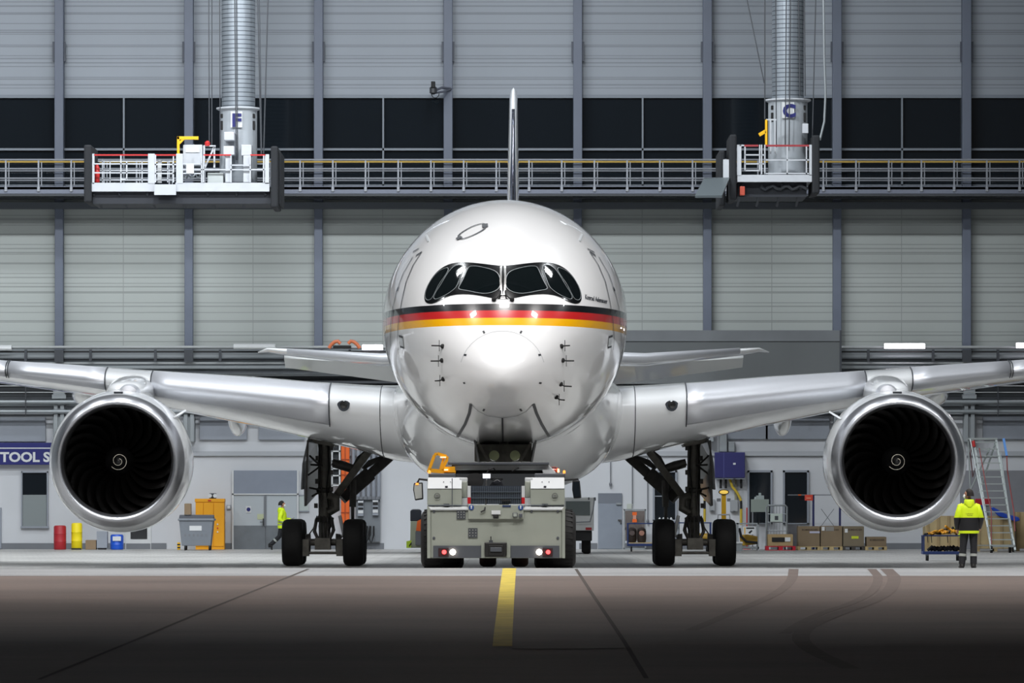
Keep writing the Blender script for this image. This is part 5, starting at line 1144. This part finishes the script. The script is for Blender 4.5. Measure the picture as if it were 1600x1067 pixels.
for p0, p1, sd in ((667.5, 722, 1), (828.5, 882.5, -1)):
    a = W(p0, 0, Y+.2); b = W(p1, 0, Y+.2); z1, z2, z3_ = ctop(746, Y), ctop(763, Y), ctop(789, Y)
    prof = [(Y+.2, z3_), (Y+.2, z2), (Y+.75, z1), (Y+2.2, z1), (Y+2.2, z3_)]
    vs = [(a.x, y, z) for y, z in prof]+[(b.x, y, z) for y, z in prof]; n = 5
    bxo = obj('side_box', MB().add(vs, [tuple(range(n)), tuple(range(n, 2*n))[::-1]]+[(i, i+n, (i+1) % n+n, (i+1) % n) for i in range(n)]), tg, tug, bev=.02)
    obj('box_lid', MB().add([(a.x+.01, Y+.185, z2), (b.x-.01, Y+.185, z2), (b.x-.01, Y+.735, z1+.005), (a.x+.01, Y+.735, z1+.005)], [(0, 1, 2, 3)]), tw_, bxo, solid=.01)
    cx_ = 683 if sd > 0 else 867; c = W(cx_, 775, Y+.17); ringp = [c+Vector((.062*cos(q), 0, .062*sin(q))) for q in [2*pi*k/24 for k in range(25)]]
    obj('round_emblem', MB().tube(ringp, .006, 6), mat('emblem_dark', (60, 60, 62), .5), bxo); obj('emblem_mark', MB().pb(cx_-2.5, cx_+2.5, 774, 776, Y+.165, .01), mat('emblem_grey', (110, 112, 112), .5), bxo)
    hx = 697.5 if sd > 0 else 851.5
    obj('box_latch', MB().pb(hx-2, hx+2, 759, 761, Y+.2, .1), pg[1], bxo); obj('box_handle', MB().pb(hx-4.5, hx+4.5, 787, 788.5, Y+.1, .1), pg[1], bxo)
    for dx in (-5, 6): obj('lid_bolt', MB().pb(hx+dx, hx+dx+1, 752, 753, Y+.45, .1), pg[1], bxo)
    ix0, ix1 = (722, 730.5) if sd > 0 else (820, 828.5)
    obj('inner_column', MB().pb(ix0, ix1, 752, 778, Y+.4, 1.2), tg, tug, bev=.02); obj('inner_column_top', MB().pb(ix0-4 if sd > 0 else ix0, ix1 if sd > 0 else ix1+4, 746, 753, Y+.6, 1), tw_, tug, bev=.02); obj('column_foot', MB().pb(ix0, ix1+1, 778.5, 789, Y+.3, .8), tw_, tug)
    gx0, gx1 = (730.5, 735.5) if sd > 0 else (815, 820)
    obj('grille_cheek', MB().pb(gx0, gx1, 759, 787, Y+.1, .8), tw_, tug); obj('red_reflector', MB().pb(gx0, gx1, 777, 787, Y+.08, .03), mat('reflector_red', (170, 30, 36), .3), tug)
    dx0, dx1 = (669.5, 712) if sd > 0 else (835, 883)
    obj('dark_deck_box', MB().pb(dx0, dx1, 739.5, 747, Y+1, 1.2), tdk, tug, bev=.02)
    # wheels
    Yt = 117.6; wc = 695 if sd > 0 else 863; r = .7; zc = fz(Yt)+r; X0 = xx(658 if sd > 0 else 899.5, Yt); X1 = xx(722 if sd > 0 else 836, Yt); xm = (X0+X1)/2; h = abs(X0-X1)/2
    for yt_, nm_ in ((Yt, 1), (Yt+4.2, 2)):
        zc = fz(yt_)+r
        wh = obj('tug_wheel', MB().lathe([(-h*.8, r*.45), (-h*.98, r*.6), (-h, r*.76), (-h*.92, r*.88), (-h*.74, r*.96), (-h*.3, r), (h*.3, r), (h*.74, r*.96), (h*.92, r*.88), (h, r*.76), (h*.98, r*.6), (h*.8, r*.45)], (xm, yt_, zc), 'x', 56), tyre, tug, smooth=True)
        lug = MB()
        for k in range(30):
            q = 2*pi*k/30
            for s2 in (-1, 1):
                q2 = q+(.1 if s2 > 0 else 0); rr0, rr1 = r*.985, r*.9
                a = Vector((xm+s2*h*.1, yt_+rr0*cos(q2), zc+rr0*sin(q2))); b = Vector((xm+s2*h*.84, yt_+r*.94*cos(q2+.06), zc+r*.94*sin(q2+.06))); lug.obb(a, b, .06, .04, up=(0, cos(q2), sin(q2)))
        obj('tyre_tread', lug, tyre, wh); obj('wheel_rim', MB().lathe([(-h*.8, r*.46), (-h*.3, r*.4), (h*.3, r*.4), (h*.8, r*.46)], (xm, yt_, zc), 'x', 32), tdk, wh, smooth=True)
    obj('axle', MB().tube([(xm, Yt, fz(Yt)+r), (xx(775, Yt), Yt, fz(Yt)+r)], .12, 10), blk, tug)
    # chassis arms running forward past the nose wheels
    obj('chassis_arm', MB().bx(xm-.2, xm+.2, Y+1, Y+8.2, fz(118)+.62, ctop(792, Y)), tg, tug, bev=.05)
    # lower lamps and dark bars
    q0, q1 = (677, 752) if sd > 0 else (798, 874)
    obj('lower_plate', MB().pb(q0, q1, 852.5, 871.5, Y-.03, .05), tdk, tug)
    lx, rx = (707.5, 694) if sd > 0 else (842.5, 856.5)
    obj('lamp_bezel', MB().pb(rx-9, rx+7, 856.5, 869, Y-.05, .03), mat('bezel_dark', (50, 30, 32), .4), tug)
    obj('reversing_light', MB().lathe([(-.05, .05), (-.035, .062), (0, .065)], W(lx, 862.5, Y-.04), 'y', 20, 0, True), mat('lit_white_lamp', (255, 236, 214), .3, emit=14), tug, smooth=True)
    obj('brake_light', MB().lathe([(-.03, .045), (0, .05)], W(rx, 862.5, Y-.05), 'y', 16, 0, True), mat('lit_red_lamp', (255, 60, 60), .3, emit=5), tug)
    # mirrors
    pm = [(646.5, 754.5), (660.5, 753.5), (661.5, 780), (648.5, 782), (645.5, 765)] if sd > 0 else [(894.5, 750.5), (906, 750.5), (908.5, 778), (896.5, 779), (894, 765)]
    if sd > 0: obj('screen_arm', MB().tube([W(761, 739, Y+1.1), W(764, 733, Y+1.1), W(771, 731, Y+1.15), W(773, 734, Y+1.2)], .017, 6), blk, tug, smooth=True)
    mr = obj('mirror', MB().pprism(pm, Y+2.4, .12), blk, tug, bev=.02); cxm = sum(p_[0] for p_ in pm)/5; cym = sum(p_[1] for p_ in pm)/5
    obj('mirror_glass', MB().pprism([(cxm+(p_[0]-cxm)*.78, cym+(p_[1]-cym)*.84) for p_ in pm], Y+2.385, .02), mat('mirror_glass_painted_reflection', (196, 200, 196), .12, metal=.35) if sd > 0 else dkglass, mr)  # left glass is given a pale colour in place of a bright reflection
    obj('mirror_arm', MB().tube([W(668 if sd > 0 else 882, 750, Y+2.4), W(655 if sd > 0 else 903, 748.5, Y+2.45), W(652 if sd > 0 else 904, 755, Y+2.45)], .025, 6), blk, mr, smooth=True)
    if sd > 0: obj('mirror_indicator', MB().pb(649.5, 654, 754.5, 757.5, Y+2.37, .03), mat('lit_amber', (255, 150, 60), .4, emit=1.5), mr)
    # marker lamps
    mx_ = 671 if sd > 0 else 881.5
    obj('marker_lamp', MB().lathe([(0, .03), (.05, .03), (.07, .01)], W(mx_, 739.5, Y+.9), 'z', 12, 0, True), mat('lit_amber', (255, 150, 60), .4, emit=1.5), tug)
    bxp = 736.5 if sd > 0 else 813.5
    c = W(bxp, 792.8, Y-.075); obj('blue_sticker', MB().lathe([(0, .058), (.012, .058)], c, 'y', 24, 0, True), mat('sign_blue', (24, 62, 130), .5), tug); obj('sticker_figure', MB().bx(c.x-.012, c.x+.012, c.y-.006, c.y, c.z-.03, c.z+.012).lathe([(-.006, .02), (0, .02)], (c.x, c.y, c.z+.028), 'y', 12, 0, True), wht, tug)
# bolts
for x, q in ((678, 799), (678, 840.5), (830.5, 799), (871.5, 799), (871.5, 840.5)): obj('body_bolt', MB().lathe([(-.015, .012), (-.01, .03), (0, .032)], W(x, q, Y-.005), 'y', 14, 0, True), tdk, tug, smooth=True)
# grille
obj('radiator_grille', MB().pb(736, 815, 759, 787.5, Y+.12, .2), mat('grille_dark_blue', (36, 44, 56), .5), tug)
for i in range(26): x = 739+i*2.95; obj('grille_bar', MB().pb(x, x+.8, 760, 787, Y+.09, .03), mat('grille_bar_grey', (92, 102, 112), .4, metal=.3), tug)
for q in (768, 777.5): obj('grille_rail', MB().pb(737, 814, q, q+1, Y+.08, .03), mat('grille_bar_grey', (92, 102, 112), .4, metal=.3), tug)
obj('grille_handle', MB().pb(783.5, 798, 780.5, 783, Y+.05, .04), blk, tug)
# cab: floor tub, frame bar, seats, screen, steering
obj('cab_tub', MB().pb(712, 850, 740, 775, Y+2.6, .15).bx(xx(712, Y), xx(850, Y), Y+.5, Y+2.6, ctop(765, Y), ctop(762, Y)), mat('cab_interior_dark', (42, 46, 50), .6), tug)
fb = [(700, 723), (862, 723), (869, 731), (866, 746), (856, 747), (847, 734.5), (712, 734.5), (712, 731), (702, 729)]
obj('frame_bar', MB().pprism([(706, 726), (857, 726), (868, 737), (869, 745), (850, 745), (847, 734.5), (704, 734.5)], Y+1.45, .25), tw_, tug, bev=.02)
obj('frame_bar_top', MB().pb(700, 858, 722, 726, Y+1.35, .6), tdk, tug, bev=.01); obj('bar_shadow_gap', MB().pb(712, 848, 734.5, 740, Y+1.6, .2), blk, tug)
obj('seat', MB().lathe([(-.1, .05), (-.08, .2), (.08, .2), (.1, .05)], W(742, 751.5, Y+1.6), 'y', 20, 0, True), blk, tug, smooth=True); obj('seat_post', MB().tube([W(742, 760, Y+1.6), W(742, 764, Y+1.6)], .06, 8), blk, tug)
obj('monitor', MB().pb(753, 768, 739, 748.5, Y+1.0, .06), blk, tug, bev=.01); obj('monitor_screen', MB().pb(754.5, 766, 740.3, 747, Y+.98, .02), mat('lit_screen', (236, 240, 255), .3, emit=2.5), tug)
obj('steering_console', MB().pprism([(764, 760), (770, 752), (777, 748.5), (784, 752), (787, 760)], Y+1.2, .3), mat('console_dark', (34, 36, 42), .4), tug, bev=.02)
obj('steering_wheel', MB().tube([W(776+9*cos(q), 748.5+1.6*sin(q), Y+1.2+.12*sin(q)) for q in [2*pi*k/20 for k in range(21)]], .012, 6), blk, tug)
obj('work_lamp_stalk', MB().tube([W(760.5, 749, Y+.9), W(759.8, 754, Y+.5), W(759.5, 785, Y+.03), W(757, 797, Y-.1), W(751, 800, Y-.1)], .017, 8), blk, tug, smooth=True)
obj('wiper_arm', MB().tube([W(800, 736, Y+1.4), W(808, 731.5, Y+1.4), W(811, 731, Y+1.4)], .02, 6), blk, tug, smooth=True)
# yellow beacon guard
yg = mat('guard_yellow', (214, 150, 16), .45); g = MB(); pp = [(669, 738), (679, 711), (683, 708.5), (698, 713), (699, 717), (690.5, 734)]
for i in range(5): g.obb(W(*pp[i], Y+1.4), W(*pp[i+1], Y+1.4), .07, .12)
g.obb(W(672, 735, Y+1.4), W(712, 738, Y+1.4), .09, .12); g.obb(W(693, 716, Y+1.4), W(688, 733, Y+1.4), .05, .05); g.pb(694, 711, 729, 738, Y+1.3, .3); obj('beacon_guard', g, yg, tug)
obj('beacon_lamp', MB().pb(694, 700, 733, 735, Y+1.25, .06), mat('lit_beacon', (255, 190, 120), .4, emit=4), tug); obj('guard_lamp', MB().pb(688, 697, 713.5, 715, Y+1.32, .04), mat('lit_beacon', (255, 190, 120), .4, emit=4), tug)
rbn = obj('red_beacon', MB().rings([[W(857+17*k/6, 735, Y+1.8)+Vector((0, .12*cos(q), .015+(.075*sqrt(max(.02, 1-(k/3-1)**2)))*sin(q))) for q in [2*pi*j/14 for j in range(14)]] for k in range(7)]), mat('beacon_red', (180, 62, 40), .25, coat=.5), tug, smooth=True)
obj('beacon_glow', MB().pb(871, 874, 732.5, 738, Y+1.66, .05), mat('lit_beacon', (255, 190, 120), .4, emit=4), tug); obj('beacon_cable', MB().tube([W(850, 740, Y+1.7), W(854, 735, Y+1.7), W(860, 731, Y+1.7), W(870, 731, Y+1.7)], .016, 6), blk, tug, smooth=True)
# fittings on the rear face
def grid(p0, p1, q0, q1):
    o = obj('rear_vent', MB().pb(p0, p1, q0, q1, Y-.02, .03), mat('vent_dark', (62, 66, 70), .5), tug)
    for i in range(3):
        for j in range(3): obj('vent_hole', MB().lathe([(-.005, .012), (0, .012)], W(p0+2.5+(p1-p0-5)*i/2, q0+3+(q1-q0-6)*j/2, Y-.022), 'y', 8, 0, True), mat('vent_pale', (150, 152, 150), .5), o)
grid(713.5, 727.5, 797, 811); grid(731.5, 746, 825, 840)
obj('label_plate', MB().pb(768, 782, 797.5, 803.5, Y-.09, .03), wht, tug); obj('rear_camera', MB().pb(770.5, 779, 803.5, 810, Y-.14, .1), blk, tug, bev=.01); obj('camera_lens', MB().lathe([(-.02, .012), (0, .014)], W(775, 807, Y-.14), 'y', 12, 0, True), chrome, tug)
obj('blue_plate', MB().pb(785, 798, 789, 792, Y-.075, .02), mat('plate_blue', (30, 48, 84), .5), tug)
obj('work_lamp', MB().pb(801, 808.5, 801, 808, Y-.14, .08), tdk, tug, bev=.01); obj('work_lamp_lens', MB().pb(802, 807.5, 802, 807, Y-.15, .02), mat('lamp_lens_grey', (150, 156, 150), .2), tug); obj('socket', MB().pb(811, 816, 802.5, 808.5, Y-.12, .06), tdk, tug, bev=.01)
h_ = MB().pprism([(757, 847.5), (792, 847.5), (791, 870), (758, 870)], Y-.16, .12); obj('tow_hitch', h_, mat('hitch_black', (34, 34, 34), .5, metal=.3), tug, bev=.02)
obj('hitch_mouth', MB().pb(763.5, 786.5, 852, 868, Y-.175, .02), mat('hitch_mouth_black', (8, 8, 8), .6), tug, bev=.01); obj('hitch_tongue', MB().pb(766, 784, 855, 862, Y-.2, .03), tdk, tug, bev=.01)
obj('hitch_cheek', MB().pb(752, 757, 847, 871.5, Y-.06, .1), tg, tug); obj('hitch_cheek', MB().pb(792, 797, 847, 871.5, Y-.06, .1), tg, tug); obj('hitch_pin', MB().tube([W(767, 848, Y-.1), W(767, 838, Y-.1)], .012, 6), blk, tug); obj('hitch_pin_head', MB().pb(764, 770, 844, 848, Y-.13, .06), pg[1], tug)
obj('body_pipe', MB().tube([W(706.5, 747, Y+.14), W(706.5, 794, Y+.14)], .01, 6), tdk, tug)

# ================================================================ PEOPLE
skin = mat('skin', (176, 128, 104), .5); hair_m = mat('dark_brown_hair', (24, 18, 16), .8); maskm = mat('white_face_mask', (226, 230, 232), .6)
hv = mat('hi_vis_yellow', (206, 232, 20), .6, emit=.0); nvp = mat('navy_work_trousers', (13, 15, 22), .75, var=.1); refl = mat('reflective_grey_tape', (150, 154, 150), .4)
def skinned(verts, edges, radii, sub=1):
    me = bpy.data.meshes.new('b'); me.from_pydata(verts, edges, []); o = bpy.data.objects.new('b', me); COL.objects.link(o)
    md = o.modifiers.new('s', 'SKIN'); md.use_smooth_shade = True
    for i, r in enumerate(radii): me.skin_vertices[0].data[i].radius = r if isinstance(r, tuple) else (r, r)
    me.skin_vertices[0].data[0].use_root = True
    sb = o.modifiers.new('u', 'SUBSURF'); sb.levels = sub
    bpy.context.view_layer.update()
    m2 = bpy.data.meshes.new_from_object(o.evaluated_get(bpy.context.evaluated_depsgraph_get()))
    mb = MB().add([v.co.copy() for v in m2.vertices], [tuple(p.vertices) for p in m2.polygons]); bpy.data.objects.remove(o); bpy.data.meshes.remove(me); bpy.data.meshes.remove(m2); return mb
def loft(pts, n=16):
    """pts: list of (centre, rx, ry) rings in horizontal planes"""
    return MB().rings([[Vector(c)+Vector((rx*cos(q), ry*sin(q), 0)) for q in [2*pi*k/n for k in range(n)]] for c, rx, ry in pts])
def person(label, loc, rz, H, J, jacket, name='person'):
    """J: joints at 1.8 m height, figure faces -y; keys hip knee ankle toe shoulder elbow wrist with _l/_r"""
    t = T(name, label, 'person', loc); t.rotation_euler.z = rz; t.scale = (H/1.8,)*3; OFF[t.name] = Vector((0, 0, 0))
    V = []; E_ = []; R_ = []
    def add(p, r, par=None):
        V.append(p); R_.append(r)
        if par is not None: E_.append((par, len(V)-1))
        return len(V)-1
    hip = add((0, 0, .98), (.13, .10)); wst = add((0, 0, 1.12), (.125, .095), hip); ch = add((0, 0, 1.34), (.15, .11), wst); nk0 = add((0, .01, 1.49), (.08, .07), ch); nk = add((0, -.005, 1.56), .052, nk0)
    hx, hy = J.get('head', (0, 0)); jaw = add((hx*.5, -.02+hy*.5, 1.62), (.055, .062), nk); skl = add((hx, -.01+hy, 1.70), (.074, .09), jaw); top = add((hx, .0+hy, 1.765), (.055, .07), skl)
    fx, fyv = J.get('face', (0, -1)); add((hx+fx*.105, -.01+hy+fyv*.105, 1.675), .014, skl)
    for s in (-1, 1): ex, ey = -fyv*s, fx*s; add((hx+ex*.082, hy+ey*.082, 1.685), .016, skl)
    for k, s in (('l', -1), ('r', 1)):
        sh = add(J['sh_'+k], .055, ch); el_ = add(J['el_'+k], .042, sh); wr = add(J['wr_'+k], .028, el_); w0 = Vector(J['wr_'+k]); d = (w0-Vector(J['el_'+k])).normalized(); sd = d.cross(Vector((0, 1, 0)))
        if sd.length < .2: sd = d.cross(Vector((1, 0, 0)))
        sd.normalize(); nn = d.cross(sd); pm_ = add(tuple(w0+d*.055), (.034, .02), wr)
        for f in range(4):
            b0 = w0+d*.09+sd*(f-1.5)*.021; L = (.062, .072, .068, .052)[f]; k1 = add(tuple(b0), .0095, pm_); k2 = add(tuple(b0+d*L*.6+nn*.012), .0085, k1); add(tuple(b0+d*L*.95+nn*.034), .0075, k2)
        th0 = add(tuple(w0+d*.045-sd*.036), .011, pm_); add(tuple(w0+d*.085-sd*.055+nn*.02), .009, th0)
    for k in 'lr':
        a = add(J['hip_'+k], .085, hip); b = add(J['kn_'+k], .058, a); c = add(J['an_'+k], .04, b); add(tuple(Vector(J['an_'+k]).lerp(Vector(J['toe_'+k]), .35)), .03, c)
    obj('person_body', skinned(V, E_, R_), skin, t, smooth=True)
    hr = MB()
    rg = []
    for k in range(9):
        u = k/8; z = 1.64+.172*u; r = .1*sqrt(max(.02, 1-(max(0, u-.35)/.66)**2)); back = (1-u)*.03
        rg.append([Vector((hx+r*.9*cos(q)-fx*(.022+back), hy+r*1.05*sin(q)-fyv*(.022+back)-.005, z)) for q in [2*pi*j/18 for j in range(18)]])
    obj('hair', MB().rings(rg), hair_m, t, smooth=True)
    mk = MB().lathe([(-.02, .012), (0, .045), (.03, .062), (.05, .05)], (0, 0, 0), 'y', 16, 0, True); ang = math.atan2(fx, -fyv); M_ = Matrix.Rotation(ang, 3, 'Z')
    mk.v = [M_ @ v+Vector((hx+fx*.1, hy-.01+fyv*.1, 1.635)) for v in mk.v]; obj('face_mask', mk, maskm, t, smooth=True)
    # trousers
    tr = loft([((0, 0, 1.10), .165, .125), ((0, 0, 1.0), .18, .135), ((0, 0, .92), .185, .14), ((0, 0, .86), .15, .12)], 20)
    for k in 'lr':
        a, b, c = Vector(J['hip_'+k]), Vector(J['kn_'+k]), Vector(J['an_'+k])
        tr.tube([a+Vector((0, 0, .04)), a.lerp(b, .35), b, b.lerp(c, .4), b.lerp(c, .93)], [.1, .098, .078, .08, .074], 14)
    obj('trousers', tr, nvp, t, smooth=True)
    for k in 'lr':
        b, c = Vector(J['kn_'+k]), Vector(J['an_'+k]); obj('trouser_band', MB().tube([b.lerp(c, .38), b.lerp(c, .52)], .083, 14, caps=False), refl, t, smooth=True)
        to = Vector(J['toe_'+k]); dr = (to-c); dr.z = 0; dr.normalize() if dr.length > .01 else None
        ft = MB().tube([c+Vector((0, 0, .06)), c+Vector((0, 0, -.01))-dr*.02, c+dr*.02+Vector((0, 0, -.045)) if False else c+Vector((0, 0, -.03))], [.062, .064, .06], 12)
        hz = c.z-.075 if abs(c.z-.08) > .05 else 0.0
        s0 = c-dr*.07; s1 = to+dr*.06; up = to.z-c.z
        ft.rings([[p+Vector((-dr.y*w2*cos(q), dr.x*w2*cos(q), .0))+Vector((0, 0, hh*.5*sin(q)+(hh*.5-.08 if False else hh*.5-.085))) for q in [2*pi*j/12 for j in range(12)]] for p, w2, hh in ((s0, .03, .06), (s0+dr*.03, .045, .1), (c+dr*.08, .05, .1), (to+Vector((0, 0, .04)) if up < 0 else to, .05, .075), (s1+Vector((0, 0, .04)) if up < 0 else s1, .03, .05))])
        obj('boot', ft, mat('black_boot', (14, 14, 15), .5), t, smooth=True)
    # jacket
    lo_, ye, hem = jacket
    ja = loft([((0, 0, hem), .225, .16), ((0, 0, hem+.04), .232, .165), ((0, 0, 1.0), .225, .165), ((0, 0, 1.2), .225, .165), ((0, 0, 1.34), .225, .155), ((0, .01, 1.42), .185, .135), ((0, .01, 1.48), .12, .10), ((0, .005, 1.535), .085, .08)], 24)
    for k in 'lr':
        a, b, c = Vector(J['sh_'+k]), Vector(J['el_'+k]), Vector(J['wr_'+k])
        ja.tube([a+Vector((-.05 if k == 'r' else .05, 0, .02)), a, a.lerp(b, .5), b, b.lerp(c, .5), c], [.06, .08, .082, .08, .074, .062], 14)
    obj('jacket', ja, lo_, t, smooth=True)
    if ye: obj('jacket_hood', loft([((0, .09, 1.36), .02, .02), ((0, .10, 1.40), .07, .07), ((0, .08, 1.47), .12, .09), ((0, .05, 1.54), .115, .1), ((0, .05, 1.565), .10, .09)], 18), hv, t, smooth=True); obj('hood_lining', loft([((0, .05, 1.56), .09, .075), ((0, .05, 1.572), .085, .07)], 18), nvp, t)
    return t
def zband(name, base, bands):
    m = mat(name, base, .6); nt = m.node_tree; b = nt.nodes['Principled BSDF']; tc = node(nt, 'ShaderNodeTexCoord'); sp = node(nt, 'ShaderNodeSeparateXYZ'); nt.links.new(tc.outputs['Object'], sp.inputs[0]); col = lin(base)
    for lo, hi, c in bands:
        f = mth(nt, 'MULTIPLY', mth(nt, 'GREATER_THAN', sp.outputs[2], lo), mth(nt, 'LESS_THAN', sp.outputs[2], hi)); col = mixc(nt, f, col, lin(c))
    nt.links.new(col, b.inputs['Base Color']); return m
jk1 = zband('two_tone_jacket', (206, 232, 20), ((.86, 1.155, (11, 12, 18)), (.80, .86, (206, 232, 20))))
jk2 = zband('banded_hi_vis_jacket', (206, 232, 20), ((.93, .97, (150, 154, 150)), (1.03, 1.07, (150, 154, 150))))
JS = dict(hip_l=(-.09, 0, .93), hip_r=(.09, 0, .93), kn_l=(-.11, -.01, .50), kn_r=(.13, -.02, .50), an_l=(-.10, .02, .08), an_r=(.16, .0, .08), toe_l=(-.13, -.12, .045), toe_r=(.18, -.14, .045),
          sh_l=(-.185, 0, 1.41), sh_r=(.185, 0, 1.41), el_l=(-.265, .0, 1.13), el_r=(.265, .02, 1.13), wr_l=(-.235, -.14, .93), wr_r=(.245, -.12, .91))
Yp = 115.7
J1 = dict(JS); J1['head'] = (.02, 0); J1['face'] = (.88, -.48)
p1 = person('person seen from behind in a yellow and black high-visibility jacket beside the small trolley', (xx(1514, Yp), Yp, fz(Yp)), pi, 1.8, J1, (jk1, True, .80))
for i, (tx_, q, s_) in enumerate((('Lufthansa', 1.235, .17), ('Technik', 1.195, .13))):
    t_ = text_mb(tx_, 1, 0); x1 = max(v.x for v in t_.v); t_.v = [Vector((s_/2-v.x/x1*s_, .17+.004-.12*abs(v.x/x1*s_-s_/2)**1.2, q+v.z*.026)) for v in t_.v]; obj('jacket_lettering', t_, nvp, p1)
Yq = 160.0
J2 = dict(JS); J2['wr_l'] = (-.2, -.3, 1.05); J2['wr_r'] = (.2, -.3, 1.05); J2['face'] = (0, -1)
p2 = person('person mostly hidden behind the worker by the small trolley, only legs showing', (xx(1505, Yq), Yq, fz(Yq)), radians(-80), 1.62, J2, (jk2, True, .80))
Yr = 187.0
J3 = dict(JS); J3.update(kn_l=(-.09, .1, .53), an_l=(-.09, .42, .22), toe_l=(-.09, .40, .10), kn_r=(.09, -.10, .50), an_r=(.09, -.05, .08), toe_r=(.09, -.2, .045), el_r=(.28, -.02, 1.15), wr_r=(.2, -.3, 1.12), el_l=(-.27, .08, 1.15), wr_l=(-.25, -.12, 1.0))
p3 = person('person in a yellow high-visibility jacket and white mask walking past the double door', (xx(441, Yr), Yr, fz(Yr)), radians(90), 1.84, J3, (jk2, True, .82))
p3['label'] = 'person in a yellow high-visibility jacket and white mask walking past the double door'
ph = Vector((xx(441, Yr)+.33, Yr-.22, fz(Yr)+1.17)); tag(obj('mobile_phone', MB().obb(ph, ph+Vector((.13, .0, .06)), .07, .012, up=(0, 0, 1)), blk, at=tuple(ph)), 'dark mobile phone held by the walking person in yellow', 'phone')
